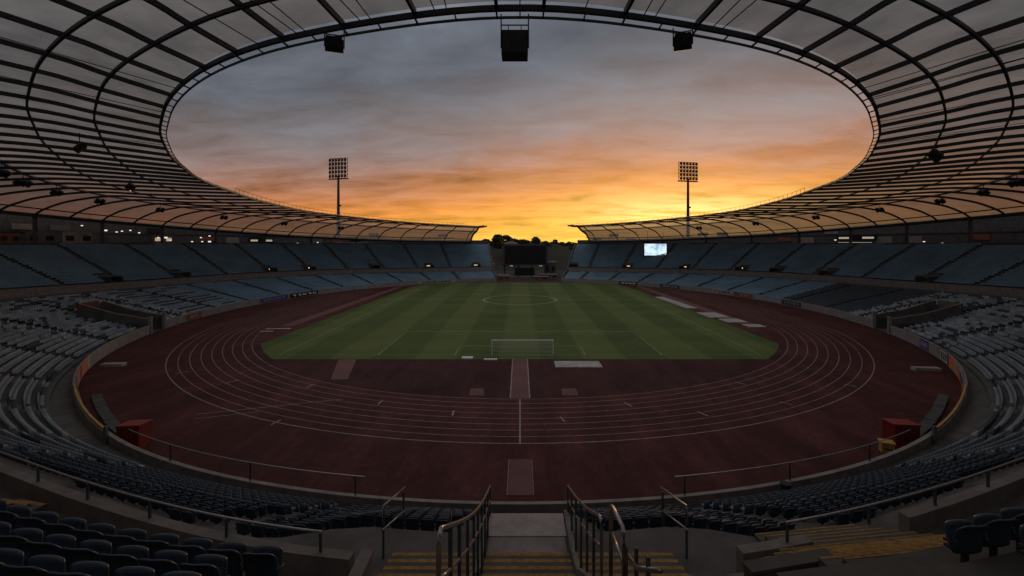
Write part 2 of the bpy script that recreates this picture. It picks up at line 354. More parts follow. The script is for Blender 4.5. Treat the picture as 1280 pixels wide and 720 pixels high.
tag(b.obj('lane_markings', 'mark'), kind='structure')
# short stagger marks across single lanes
b = MB()
for r, an in ((49, -118), (50.2, -106), (51.5, -97), (52.7, -86), (54, -72), (55.2, -62), (56.5, -50), (57.4, -112), (50, -78), (53, -128), (56, -137), (49, -60)):
    a = R(an); line_strip(b, [(r * math.cos(a), TY0 + r * math.sin(a)), ((r + 1.2) * math.cos(a + 0.004), TY0 + (r + 1.2) * math.sin(a + 0.004))], 0.16, 0.0095)
line_strip(b, [(-30, 41.5), (-18, 45.5)], 0.10, 0.0095)
line_strip(b, [(-29.4, 40.4), (-24.6, 42.1)], 0.08, 0.0095)
tag(b.obj('stagger_marks', 'mark'), kind='structure')
# pitch markings
b = MB()
line_strip(b, [(10 * math.cos(2 * math.pi * i / 64), 123.6 + 10 * math.sin(2 * math.pi * i / 64)) for i in range(64)], 0.42, 0.018, True)
for pts in ([(-34, 63.2), (34, 63.2), (34, 173), (-34, 173)], ): line_strip(b, pts, 0.12, 0.018, True)
line_strip(b, [(-34, 123.6), (34, 123.6)], 0.12, 0.0182)
for y0, s in ((63.2, 1), (173, -1)):
    line_strip(b, [(-20.1, y0), (-20.1, y0 + 16.5 * s), (20.1, y0 + 16.5 * s), (20.1, y0)], 0.14, 0.0184)
    line_strip(b, [(-9.2, y0), (-9.2, y0 + 5.5 * s), (9.2, y0 + 5.5 * s), (9.2, y0)], 0.14, 0.0186)
tag(b.obj('pitch_markings', 'pitch_line'), kind='structure')
# runways in the D and along the straights
def quad(name, pts, z, m):
    b = MB(); b.add([(x, y, z) for x, y in pts], [(0, 1, 2, 3)]); return tag(b.obj(name, m), kind='structure')
quad('runway', [(-0.95, 45.7), (0.95, 45.7), (0.95, 61), (-0.95, 61)], 0.0085, 'runway')
b = MB()
for x in (-1.0, 1.0): line_strip(b, [(x, 45.8), (x, 61)], 0.12, 0.0125)
tag(b.obj('runway_lines', 'mark'), kind='structure')
quad('takeoff_area', [(-5.3, 46.6), (-3.7, 46.6), (-4.0, 48.8), (-5.4, 48.8)], 0.0085, 'runway')
quad('takeoff_area', [(4.4, 46.6), (6.1, 46.6), (6.1, 48.8), (4.5, 48.8)], 0.0085, 'runway')
quad('javelin_runway', [(-22, 52), (-20, 52), (-22.2, 60.8), (-24.6, 60.8)], 0.0085, 'runway')
quad('side_runway', [(43, 85), (45.5, 85), (43.5, 160), (41.5, 160)], 0.006, 'runway')
quad('side_runway', [(-45.5, 85), (-43, 85), (-41.5, 160), (-43.5, 160)], 0.006, 'runway')

# ================================================================== the grandstand bowl
VOM = [(-75.0, -71.5, 10.0), (71.5, 75.5, 10.0)]       # wide tunnels cut into the lower tier
def in_vom(p, o):
    return any(a <= p <= c and o < d for a, c, d in VOM)
stand = thing('grandstand', 'oval two tier concrete grandstand wrapping round the red running track', 'grandstand')
LP, UP, F0 = 0.85, 0.80, 1.25
phis = [float(x) for x in np.arange(PL + 0.5, PR, 1.0)] + [PR]
phis = [PL] + phis
def zl(p, k):   # tread height of lower row k
    n = (lim(p) - F0) / LP; s = (z_w(p) - drop(p) - z_f(p)) / n; return z_f(p) + s * (k + 1)
def zu(p, k):
    n = max(1, (o_t(p) - o_b(p) - 0.9) / UP); s = (z_t(p) - (z_p(p) - 0.55)) / n; z = z_p(p) - 0.55 + s * (k + 1)
    f = nearf(p)
    if f <= 0: return z
    zn = z_p(p) - 0.55 + 0.33 * (k + 1) if k < 5 else 10.95 + 0.41 * (k - 5) + min(0.9, 0.009 * p * p)     # shallow cross gangway, then the closest seat rows
    return z * (1 - f) + zn * f
def strip(b, fa, fb, segs, cond=None, mi=0):
    for p, q in segs:
        if cond and not cond(p, q): continue
        b.add([fa(p), fa(q), fb(q), fb(p)], [(0, 1, 2, 3)], mi)
segs = list(zip(phis[:-1], phis[1:]))
lo_ = MB()
notv = lambda o: (lambda p, q: not in_vom((p + q) / 2, o))
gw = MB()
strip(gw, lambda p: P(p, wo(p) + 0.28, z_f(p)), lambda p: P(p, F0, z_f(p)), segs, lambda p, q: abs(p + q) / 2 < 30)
gw.obj('front_gangway', 'concrete_dark', stand)  # shade along the near gangway painted in as darker concrete
strip(lo_, lambda p: P(p, wo(p) + 0.28, z_f(p)), lambda p: P(p, F0, z_f(p)), segs, lambda p, q: notv(1)(p, q) and abs(p + q) / 2 >= 30)
for k in range(26):
    o0 = F0 + LP * k
    ok = lambda p, q: o0 < min(lim(p), lim(q)) and not in_vom((p + q) / 2, o0 + 0.1)
    strip(lo_, lambda p: P(p, o0, zl(p, k - 1) if k else z_f(p)), lambda p: P(p, o0, zl(p, k)), segs, ok)
    strip(lo_, lambda p: P(p, o0, zl(p, k)), lambda p: P(p, min(o0 + LP, max(lim(p), o0)), zl(p, k)), segs, ok)
lo_.obj('lower_terrace', 'concrete', stand)
wk = MB()
strip(wk, lambda p: P(p, lim(p), z_f(p) - 0.5), lambda p: P(p, lim(p), z_w(p)), segs)
strip(wk, lambda p: P(p, lim(p), z_w(p)), lambda p: P(p, o_b(p), z_w(p)), segs)
wk.obj('walkway', 'concrete', stand)
def runs(obj_name, m, parent, so, th, z0, z1, sg, cond=None):
    cur = []
    def flush():
        if cur:
            b = MB(); wallring(b, so, th, z0, z1, cur); b.obj(obj_name, m, parent); cur.clear()
    for s_ in sorted(sg):
        if cond and not cond(*s_): flush(); continue
        if cur and abs(cur[-1][1] - s_[0]) > 1e-6: flush()
        cur.append(s_)
    flush()
# opening in the dividing parapet where the stairs pass
OPEN = [(-3.0, 3.9), (5.6, 7.9)]
def gap(p, q): return not any(a < (p + q) / 2 < c for a, c in OPEN)
fine = [float(x) for x in np.arange(-16, 16.001, 0.25)]
pseg = [s for s in segs if s[1] <= -16 or s[0] >= 16] + [(-16.5, -16.0)] + list(zip(fine[:-1], fine[1:])) + [(16.0, 16.5)]
pw = MB()
def wallring(b, so, th, z0, z1, sg, cond=None, mi=0):
    for p, q in sg:
        if cond and not cond(p, q): continue
        a0, a1 = so(p), so(q)
        vs = []
        for pp, oo in ((p, a0), (q, a1)):
            for dz in (z0(pp), z1(pp)):
                vs += [P(pp, oo, dz), P(pp, oo + th, dz)]
        b.add(vs, [(0, 1, 3, 2), (4, 6, 7, 5), (0, 2, 6, 4), (1, 5, 7, 3), (2, 3, 7, 6)], mi)
runs('dividing_parapet', 'concrete_light', stand, o_b, 0.32, lambda p: z_w(p) - 0.3, z_p, pseg, gap)
up = MB()
strip(up, lambda p: P(p, o_b(p) + 0.3, z_p(p) - 0.55), lambda p: P(p, o_b(p) + 0.9, z_p(p) - 0.55), segs)
for k in range(34):
    off = lambda p: o_b(p) + 0.9 + UP * k
    ok = lambda p, q: off(p) < o_t(p) and off(q) < o_t(q) and not abs((p + q) / 2) < 2.4
    strip(up, lambda p: P(p, off(p), zu(p, k - 1)), lambda p: P(p, off(p), zu(p, k)), segs, ok)
    strip(up, lambda p: P(p, off(p), zu(p, k)), lambda p: P(p, min(off(p) + UP, max(o_t(p), off(p))), zu(p, k)), segs, ok)
strip(up, lambda p: P(p, o_t(p), z_t(p) + 0.02), lambda p: P(p, o_t(p) + 7.5, z_t(p) + 0.02), segs)
up.obj('upper_terrace', 'concrete', stand)
fw = MB()
fseg = [s for s in segs if not in_vom(sum(s) / 2, 0.1)]
runs('front_wall', 'concrete_light', stand, wo, 0.28, lambda p: -0.01, lambda p: 1.5, fseg)
# flank walls that close the two ends of the bowl beside the gap
for sg in (-1, 1):
    e = MB(); p = (PR + 0.02) if sg > 0 else (PL - 0.02); pts = [P(p, 0, 0), P(p, 0, 1.5), P(p, 2.5, 1.9), P(p, lim(p), z_w(p) + 0.6), P(p, o_b(p), z_p(p)), P(p, o_t(p), z_t(p) + 1.0), P(p, o_t(p) + 5, z_t(p) + 1), P(p, o_t(p) + 5, 0)]
    d = tang(p) * 0.3 * (1 if sg > 0 else -1)
    n = len(pts); vs = pts + [q + d for q in pts]
    e.add(vs, [tuple(range(n)), tuple(range(n, 2 * n))[::-1]] + [(i, (i + 1) % n, n + (i + 1) % n, n + i) for i in range(n)])
    e.obj('end_wall', 'concrete', stand)
# rear wall under the roof
rw = MB()
wallring(rw, lambda p: o_t(p) + 6.5, 0.3, lambda p: z_t(p) - 14, lambda p: max(z_t(p) + 1.2, z_out(p) + 0.9), segs, None)
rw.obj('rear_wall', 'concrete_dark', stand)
br = MB()   # low balustrade wall at the back of the top row
runs('back_balustrade', 'concrete_dark', stand, lambda p: o_t(p) + 0.9, 0.15, lambda p: z_t(p), lambda p: z_t(p) + 0.9, [s for s in segs if abs(s[0]) > 18])
for s in (-1, 1):   # horizontal rail and pale infill panels on the rear wall between the columns
    qs = [float(x) for x in np.arange(20, 164, 1.0)]
    b = MB(); wallring(b, lambda p: o_t(p) + 6.35, 0.12, lambda p: z_t(p) + 3.3, lambda p: z_t(p) + 3.6, [(s * a, s * (a + 1)) for a in qs]); b.obj('wall_rail', 'steel', stand)
    for a in qs[::4]:
        if rnd.random() < 0.55:
            b = MB(); z0_, h_ = rnd.choice([(0.6, 2.2), (1.6, 1.4), (3.9, 1.3)]); mm = rnd.choice(['concrete', 'concrete_light', 'brick', 'glass'])
            wallring(b, lambda p: o_t(p) + 6.3, 0.15, lambda p: z_t(p) + z0_, lambda p: z_t(p) + z0_ + h_, [(s * (a + 0.2), s * (a + 1.2)), (s * (a + 1.2), s * (a + 2.4))]); b.obj('wall_panel', mm, stand)

# ------------------------------------------------------------------ ribs' angles
def speed(p, o=-5): return (P(p + 0.5, o) - P(p - 0.5, o)).length
ribs = []; p = 0.9
while p < 169.4:
    ribs.append(p); s = np.interp(p, [0, 60, 100, 170], [3.5, 4.3, 5.2, 6.2]); p += s / speed(p)
rl = [x for x in ribs if x < -RL - 1] + [-RL - 0.1]; rr_ = [x for x in ribs if x < RR - 1] + [RR - 0.1]
RIBS = [-x for x in rl[::-1]] + rr_
RIBS = [x + 0.0 for x in RIBS]
def prof(p):
    i, zi = r_in(p), z_in(p); o, zo = o_out(p), z_out(p); c = i + dC(p); zc_ = zC(p)
    if c > o - 3: c = o - 3
    nf = max(0.0, min(1.0, (95 - abs(p)) / 30))
    pts = [(i, zi), (i + dA(p), zi + 0.3 * nf), (i + dB(p), zi + 0.1 + 0.5 * nf), (c, zc_), (c + (o - c) * 0.55, zc_ - (zc_ - zo) * 0.28), (c + (o - c) * 0.86, zc_ - (zc_ - zo) * 0.68), (o, zo)]
    return pts
def catmull(pts, n=4):
    out = []; q = [pts[0]] + pts + [pts[-1]]
    for i in range(1, len(q) - 2):
        for j in range(n):
            t_ = j / n; a = []
            for d in range(2):
                p0, p1, p2, p3 = q[i - 1][d], q[i][d], q[i + 1][d], q[i + 2][d]
                a.append(0.5 * (2 * p1 + (p2 - p0) * t_ + (2 * p0 - 5 * p1 + 4 * p2 - p3) * t_ ** 2 + (3 * p1 - p0 - 3 * p2 + p3) * t_ ** 3))
            out.append(tuple(a))
    out.append(pts[-1]); return out
roof = thing('stadium_roof', 'ring shaped translucent roof on dark curved ribs above the stands', 'roof')
mem = MB(); mp = [float(x) for x in np.linspace(RL, RR, 276)]
cols_ = [catmull(prof(q), 4) for q in mp]; n = len(cols_[0]); vs = []
for q, cc in zip(mp, cols_):
    for o, z in cc: vs.append(P(q, o, z + 0.32))
mem.add(vs, [(i * n + j, i * n + j + 1, (i + 1) * n + j + 1, (i + 1) * n + j) for i in range(len(mp) - 1) for j in range(12)])
mem.obj('roof_sheeting', 'sheet', roof, smooth=True)
mem = MB(); mem.add(vs, [(i * n + j, i * n + j + 1, (i + 1) * n + j + 1, (i + 1) * n + j) for i in range(len(mp) - 1) for j in range(12, n - 1)])
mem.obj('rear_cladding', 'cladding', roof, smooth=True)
for p in RIBS:
    r_ = MB(); r_.tube([P(p, o, z + 0.1) for o, z in catmull(prof(p), 4)], 0, w=(0.15, 0.30 + 0.14 * min(1, max(0, (abs(p) - 30) / 30)))); r_.obj('rib', 'steel', roof)
def ringtube(name, fo, fz, w, step=1.0, m='steel', lo=RL + 0.05, hi=RR - 0.05):
    r_ = MB(); r_.tube([P(q, fo(q), fz(q)) for q in np.arange(lo, hi + .01, step)], 0, w=w); return r_.obj(name, m, roof)
ringtube('inner_ring_beam', r_in, lambda p: z_in(p) - 0.02, (0.20, 0.26))
ringtube('edge_tube', lambda p: r_in(p) - 0.5, lambda p: z_in(p) - 0.22, (0.09, 0.11))
ringtube('ring_beam', lambda p: prof(p)[1][0], lambda p: prof(p)[1][1] - 0.12, (0.16, 0.20))
ringtube('ring_beam', lambda p: prof(p)[2][0], lambda p: prof(p)[2][1] - 0.12, (0.16, 0.20))
ringtube('ring_beam', lambda p: prof(p)[3][0], lambda p: prof(p)[3][1] - 0.12, (0.22, 0.28))
ringtube('ring_beam', lambda p: prof(p)[5][0], lambda p: prof(p)[5][1] - 0.1, (0.22, 0.25))
ringtube('rear_ring_beam', o_out, lambda p: z_out(p) - 0.1, (0.5, 0.7))
br = MB()
for i, p in enumerate(RIBS):
    br.tube([P(p, r_in(p) + 0.1, z_in(p) - 0.15), P(p, r_in(p) - 0.5, z_in(p) - 0.25)], 0, w=(0.08, 0.09))
    if i + 1 < len(RIBS) and RIBS[i + 1] - p < 6:
        q = (p + RIBS[i + 1]) / 2; br.tube([P(q, r_in(q) + 0.1, z_in(q) - 0.15), P(q, r_in(q) - 0.5, z_in(q) - 0.25)], 0, w=(0.06, 0.07))
br.obj('edge_brackets', 'steel', roof)
ec = MB()     # handrail along the roof's inner lip
ec.tube([P(q, r_in(q) - 0.1, z_in(q) + 1.0) for q in np.arange(80, 162.0, 1.0)], 0.04, 5); ec.tube([P(-q, r_in(q) - 0.1, z_in(q) + 1.0) for q in np.arange(80, 162.0, 1.0)], 0.04, 5)
for q in np.arange(80, 162.0, 1.6):
    for s in (-1, 1): ec.tube([P(s * q, r_in(q) - 0.1, z_in(q)), P(s * q, r_in(q) - 0.1, z_in(q) + 1.0)], 0.035, 5)
ec.obj('maintenance_rail', 'steel', roof)
# thin cables slung between ribs
for i in range(len(RIBS) - 1):
    p = RIBS[i]; q = RIBS[i + 1]
    if abs(p) < 48 and rnd.random() < 0.5 or (abs(p) < 8):
        for f in ([0.5] if rnd.random() < 0.7 else [0.25, 0.4]):
            r_ = MB(); a = p + (q - p) * f; b2 = a + rnd.uniform(-0.25, 0.25) * (q - p)
            r_.tube([P(a * (1 - tt) + b2 * tt, *prof(a)[0]) + Vector((0, 0, 0.12)) + (P(b2, *prof(b2)[3]) - P(b2, *prof(b2)[0])) * tt for tt in np.linspace(0, 1, 8)], 0.03, 5); r_.obj('cable', 'steel', roof)
for s, pe in ((-1, -RL), (1, RR)):      # curled end cap at the gap
    r_ = MB(); r_.tube([P(s * (pe + 0.1), o, z + 0.25) for o, z in catmull(prof(pe), 4)], 0, w=(0.35, 0.9)); r_.obj('end_beam', 'steel', roof)
    r_ = MB(); r_.tube([P(s * (pe - 1), r_in(pe) - 0.4, z_in(pe) + 0.1), P(s * (pe + 0.5), r_in(pe) - 0.5, z_in(pe) + 0.15), P(s * (pe + 1.1), r_in(pe) - 0.5, z_in(pe) + 0.3)], 0.3, 8); r_.obj('end_cap', 'steel', roof)
# columns
for p in RIBS[::2] + []:
    if abs(p) < 20: continue
    c_ = MB(); b0 = P(p, o_out(p), z_t(p)); c_.tube([b0, P(p, o_out(p), z_out(p))], 0, w=(0.55, 0.55)); c_.obj('column', 'concrete_dark', stand)
# back-of-house rooms, tinted panels and lit windows behind the top row
def room(p0, p1, z0, z1, m, name, label, cat, lit=None, oo=4.2, feats=True):
    t_ = thing(name, label, cat); b = MB(); qs = np.linspace(p0, p1, 5)
    wallring(b, lambda p: o_t(p) + oo, 0.4, lambda p: z_t(p) + z0, lambda p: z_t(p) + z1, list(zip(qs[:-1], qs[1:]))); b.obj('wall', m, t_)
    if feats:
        for f in (0.2, 0.8):
            p = p0 + (p1 - p0) * f; w_ = MB(); w_.tube([P(p - 0.14 * (p1 - p0), o_t(p) + oo - 0.05, z_t(p) + z0 + (z1 - z0) * 0.55), P(p + 0.14 * (p1 - p0), o_t(p) + oo - 0.05, z_t(p) + z0 + (z1 - z0) * 0.55)], 0, w=(0.1, (z1 - z0) * 0.35)); w_.obj('window', lit or 'glass', t_)
    return t_

# ================================================================== aisles
aisles = []
p = 19.0
while p < 169: aisles.append(p); p += 12.5 / speed(p, 8)
AIS = [-11.0] + [-x for x in aisles] + aisles
AISL = [-7.5, 7.5] + [-x for x in aisles] + aisles

# ================================================================== seats
# one template: shell backrest, tipped-up pan, bracket; x along the row, y outward (towards the back), z up
def seat_quads():
    """low-poly seat for the thousands that read as texture"""
    v = []; f = []; m_ = []
    def bx(x0, x1, y0, y1, z0, z1, yo=0.0, mi=0):
        o = len(v); v.extend([(x0, y0, z0), (x1, y0, z0), (x1, y1, z0), (x0, y1, z0), (x0, y0 + yo, z1), (x1, y0 + yo, z1), (x1, y1 + yo, z1), (x0, y1 + yo, z1)])
        for q in ((4, 5, 6, 7), (0, 1, 5, 4), (1, 2, 6, 5), (2, 3, 7, 6), (3, 0, 4, 7)): f.append(tuple(o + i for i in q)); m_.append(mi)
    bx(-0.225, 0.225, 0.14, 0.19, 0.30, 0.80, 0.07)
    bx(-0.215, 0.215, -0.16, 0.14, 0.40, 0.46, 0.0)
    return np.array(v), np.array(f)
SV, SF = seat_quads()
cands = []   # (phi, offset, z, tier, k)
STAIRX = [(-3.95, 4.75)]
def seat_ok(p, pt, tier, k, o):
    if in_vom(p, o + 0.2): return False
    al = AISL if tier == 'lower' else AIS
    sp = speed(p, o)
    for a in al:
        if abs(p - a) * sp < 0.75: return False
    x, y = pt.x, pt.y
    if y < 30 and tier == 'lower' and abs(x - 0.3) < 2.7: return False
    if y < 14 and tier == 'upper':
        if k < 5 or -3.3 < x < 6.3: return False
    if tier == 'upper' and abs(x) < 25 and k < 4 and y < 30: return False
    for (vp, hw) in UVOM:
        if tier == 'upper' and k < 4 and abs(p - vp) * sp < hw: return False
    return True
bandpt = lambda q: P(q, o_b(q), z_p(q))
UVX = [(234, -1), (342, -1), (391, -1), (471, -1), (538, -1), (596, -1), (716, 1), (783, 1), (853, 1), (923, 1), (966, 1), (1028, 1), (1150, 1), (148, -1)]
UVOM = []
for x, s in UVX:
    q = phi_at_x(lambda t_: bandpt(t_), x, 60, 166) if s > 0 else -phi_at_x(lambda t_: bandpt(-t_), x, 60, 171)
    UVOM.append((q, 1.7))
for tier in ('lower', 'upper'):
    for k in range(26 if tier == 'lower' else 34):
        p = PL + 0.3
        while p < PR - 0.3:
            if tier == 'lower': o = F0 + LP * k + 0.5; ok = o + 0.35 < lim(p); z = zl(p, k) if ok else 0
            else: o = o_b(p) + 0.9 + UP * k + 0.45; ok = o + 0.3 < o_t(p); z = zu(p, k) if ok else 0
            sp = speed(p, o)
            if ok:
                pt = P(p, o, z)
                if seat_ok(p, pt, tier, k, o): cands.append((p, o, z, tier, k, pt))
            p += 0.53 / sp
# which 300 show largest: nearest ones inside the frame
def vis(c):
    pt = c[5] + Vector((0, 0, 0.7))
    if pt.y < 1.2: return 1e9
    x, y = proj(pt)
    if not (-25 < x < 1305 and y < 735): return 1e9
    return pt.y * (1.0 if c[3] == 'upper' else 1.0)
order = sorted(range(len(cands)), key=lambda i: vis(cands[i]))
top = set(order[:300])
def hsh(*a): return (math.sin(sum(v * w_ for v, w_ in zip(a, (12.9898, 78.233, 37.719)))) * 43758.5453) % 1.0
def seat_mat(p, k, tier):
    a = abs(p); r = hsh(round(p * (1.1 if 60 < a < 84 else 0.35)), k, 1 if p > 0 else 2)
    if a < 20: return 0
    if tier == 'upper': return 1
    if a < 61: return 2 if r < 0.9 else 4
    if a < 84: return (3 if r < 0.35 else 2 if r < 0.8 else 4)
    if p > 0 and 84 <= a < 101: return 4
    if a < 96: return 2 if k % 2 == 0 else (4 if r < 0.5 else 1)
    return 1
rest = [c for i, c in enumerate(cands) if i not in top]
nS = len(rest); V = np.zeros((nS, len(SV), 3)); mi = np.zeros((nS, len(SF)), dtype=np.int32)
for i, (p, o, z, tier, k, pt) in enumerate(rest):
    n_ = nrm(p); t_ = tang(p); x = np.array(t_); y = np.array(n_)
    V[i] = np.array(pt) + SV[:, :1] * x + SV[:, 1:2] * y + SV[:, 2:] * np.array((0, 0, 1))
    mi[i, :] = seat_mat(p, k, tier)
    if mi[i, 0] == 3 and rnd.random() < 0.2: V[i, :, 2] -= 0.03
me = bpy.data.meshes.new('seat_rows'); F = (SF[None] + (np.arange(nS) * len(SV))[:, None, None]).reshape(-1, 4)
me.vertices.add(nS * len(SV)); me.vertices.foreach_set('co', V.reshape(-1)); me.loops.add(F.size); me.loops.foreach_set('vertex_index', F.reshape(-1).astype(np.int32))
me.polygons.add(len(F)); me.polygons.foreach_set('loop_start', np.arange(0, F.size, 4, dtype=np.int32)); 
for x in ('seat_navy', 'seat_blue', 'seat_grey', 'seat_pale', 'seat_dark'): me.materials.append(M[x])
me.polygons.foreach_set('material_index', mi.reshape(-1)); me.update(); me.validate()
so_ = bpy.data.objects.new('seat_rows', me); C.objects.link(so_); tag(so_, 'thousands of blue and grey seats filling the further tiers', 'seating', kind='stuff')
print('seats', len(cands))
# detailed seat
def shell(nx, nz, fn, th):
    b = MB(); vs = []
    for s in (0, 1):
        for j in range(nz + 1):
            for i in range(nx + 1): x, y, z = fn(i / nx, j / nz); vs.append((x, y + s * th, z) if th else (x, y, z))
    N_ = (nx + 1) * (nz + 1); I = lambda i, j, s: s * N_ + j * (nx + 1) + i; fs = []
    for j in range(nz):
        for i in range(nx):
            fs.append((I(i, j, 0), I(i + 1, j, 0), I(i + 1, j + 1, 0), I(i, j + 1, 0))); fs.append((I(i, j, 1), I(i, j + 1, 1), I(i + 1, j + 1, 1), I(i + 1, j, 1)))
    for i in range(nx): fs += [(I(i, 0, 0), I(i, 0, 1), I(i + 1, 0, 1), I(i + 1, 0, 0)), (I(i, nz, 0), I(i + 1, nz, 0), I(i + 1, nz, 1), I(i, nz, 1))]
    for j in range(nz): fs += [(I(0, j, 0), I(0, j + 1, 0), I(0, j + 1, 1), I(0, j, 1)), (I(nx, j, 0), I(nx, j, 1), I(nx, j + 1, 1), I(nx, j + 1, 0))]
    b.add(vs, fs); return b
def back_fn(u, v):
    x = (u - 0.5) * 2; wdt = 0.235 * (1 - 0.10 * v ** 3) * (0.94 + 0.06 * min(1, v * 3))
    drop = 0.035 * (abs(x) ** 6) * (v > 0.8)
    return (x * wdt, 0.15 + 0.09 * v - 0.035 * x * x - 0.02 * math.sin(v * math.pi) + (0.03 if v > 0.93 else 0), 0.36 + 0.47 * v - drop)
def pan_fn(u, v):   # sprung pan, tipped up against the backrest
    x = (u - 0.5) * 2; return (x * 0.215 * (1 - 0.06 * v), 0.12 - 0.11 * v - 0.045 * math.sin(v * math.pi) + 0.02 * x * x, 0.37 + 0.37 * v - 0.02 * abs(x) ** 4 * (v > 0.8))
bm_back = shell(8, 8, back_fn, 0.028); 
pb = MB()
vs_, n_x = [], 8
pan = shell(8, 5, pan_fn, 0.0)
half = len(pan.v) // 2
pan.v = pan.v[:half] + [(x, y - 0.035, z) for x, y, z in pan.v[half:]]
sup = MB(); sup.box((0, 0.10, 0.2), (0.07, 0.06, 0.42)); sup.box((0, 0.06, 0.385), (0.40, 0.16, 0.03)); sup.box((0, 0.12, 0.012), (0.16, 0.12, 0.024))
cap = MB(); 
cap2 = MB()
for s in (-1, 1):
    (cap if s < 0 else cap2).tube([(s * 0.245, 0.02, 0.50), (s * 0.247, 0.12, 0.52), (s * 0.243, 0.19, 0.58)], 0, w=(0.025, 0.04))
protos = {}
def seat_name(c):
    p, o, z, tier, k, pt = c; side = 'left' if pt.x < 0 else 'right'
    if tier == 'upper': return ('navy seat seen from behind in the closest rows, %s of the stairs' % side, 'navy seats in the closest %s block' % side)
    if pt.y < 19: return ('dark seat in the back rows below the dividing parapet, %s of the stairs' % side, 'back row seats below the %s dividing parapet' % side)
    return ('dark seat in the front rows by the near track, %s of the stairs' % side, 'front row seats of the near lower tier, %s' % side)
first = None
for i in order[:300]:
    c = cands[i]; p, o, z, tier, k, pt = c; lab, grp = seat_name(c)
    if first is None:
        e = thing('stadium_seat', lab, 'seat'); first = e
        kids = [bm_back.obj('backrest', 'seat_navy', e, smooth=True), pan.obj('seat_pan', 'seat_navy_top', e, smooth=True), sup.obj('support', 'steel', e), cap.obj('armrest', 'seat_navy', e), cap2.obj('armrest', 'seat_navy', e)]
    else:
        e = first.copy(); C.objects.link(e)
        for ch in kids:
            c2 = ch.copy(); C.objects.link(c2); c2.parent = e
    tag(e, lab, 'seat', grp); n_ = nrm(p)
    e.location = pt; e.rotation_euler = (0, 0, math.atan2(n_.y, n_.x) - math.pi / 2 + rnd.uniform(-0.03, 0.03))
bpy.context.view_layer.update()

# ================================================================== stairs in the near stand
def stair(name, label, rows, x0f, x1f, frame=None, nose=None):
    """rows: list of (dist, z, tread) in local frame; frame maps (x, d) to world"""
    t_ = thing(name, label, 'staircase'); sb = MB(); ns = MB(); fr = frame or (lambda x, d: (x, d))
    for d, z, tr in rows:
        a, b2 = x0f(d), x1f(d)
        q = [fr(a, d), fr(b2, d), fr(b2, d - tr), fr(a, d - tr)]
        vs = [(x, y, z - 1.4) for x, y in q] + [(x, y, z) for x, y in q]
        sb.add(vs, [(4, 5, 6, 7), (0, 1, 5, 4), (1, 2, 6, 5), (3, 0, 4, 7), (2, 3, 7, 6)])
        nw = nose or min(0.13, tr * 0.30)
        q = [fr(a + 0.02, d + 0.006), fr(b2 - 0.02, d + 0.006), fr(b2 - 0.02, d - nw), fr(a + 0.02, d - nw)]
        vs = [(x, y, z - 0.04) for x, y in q] + [(x, y, z + 0.006) for x, y in q]
        ns.add(vs, [(4, 5, 6, 7), (0, 1, 5, 4), (1, 2, 6, 5), (3, 0, 4, 7)])
    sb.obj('steps', 'concrete', t_); ns.obj('nosing', 'yellow', t_); return t_
rows = []; d, z = 13.5, 6.62
for i in range(3): rows.append((d, z, 0.44)); d -= 0.44; z += 0.115
while d > 0.9: rows.append((d, z, 0.31)); d -= 0.31; z += 0.198
ZT = z
stair('staircase', 'central concrete stairs with worn yellow nosings between the handrails', rows, lambda d: -1.05, lambda d: 1.5)
stair('staircase', 'concrete stairs with yellow nosings left of the central handrails', rows, lambda d: -3.85 if d > 7 else -3.0, lambda d: -1.25)
stair('staircase', 'concrete stairs with yellow nosings right of the central handrails', rows, lambda d: 1.7, lambda d: 4.6)
# right radial stair
fr = lambda x, d: tuple((P(6.75, 25 - d) + tang(6.75) * x)[:2])
ta = []; o_ = 11.0; ob2 = o_b(6.75); su = (z_t(6.75) - (z_p(6.75) - 0.55)) / ((o_t(6.75) - ob2 - 0.9) / UP)
zln = lambda o: z_p(6.75) - 0.55 + su * ((o - ob2 - 0.9) / UP + 1)
while o_ < 17.6:
    z = 6.62 + (zln(ob2 + 0.9) + 0.1 - 6.62) * (o_ - 11.0) / (ob2 + 0.9 - 11.0) if o_ < ob2 + 0.9 else zln(o_) + 0.1
    ta.append((25 - o_, z, 0.50)); o_ += 0.50
stair('staircase', 'radial stairs with bright yellow nosings beside the right seat block', ta, lambda d: -1.9 - (1.1 if d < 12 else 0) - (0.9 if d < 10.6 else 0) - (1.0 if d < 9.7 else 0), lambda d: 1.7, fr, 0.045)
fr2 = lambda x, d: tuple((P(-11.0, 25 - d) + tang(-11.0) * x)[:2])
tb = []; d, z = 12.6, 7.7
while d > 3: tb.append((d, z, 0.40)); d -= 0.40; z += 0.245
stair('staircase', 'narrow radial stairs with yellow nosings at the left end of the near block', tb, lambda d: -0.6, lambda d: 0.6, fr2)
# camera platform
b = MB(); b.box((0.3, -1.6, ZT - 0.3), (10, 5.0, 0.5)); b.obj('top_landing', 'concrete', stand)
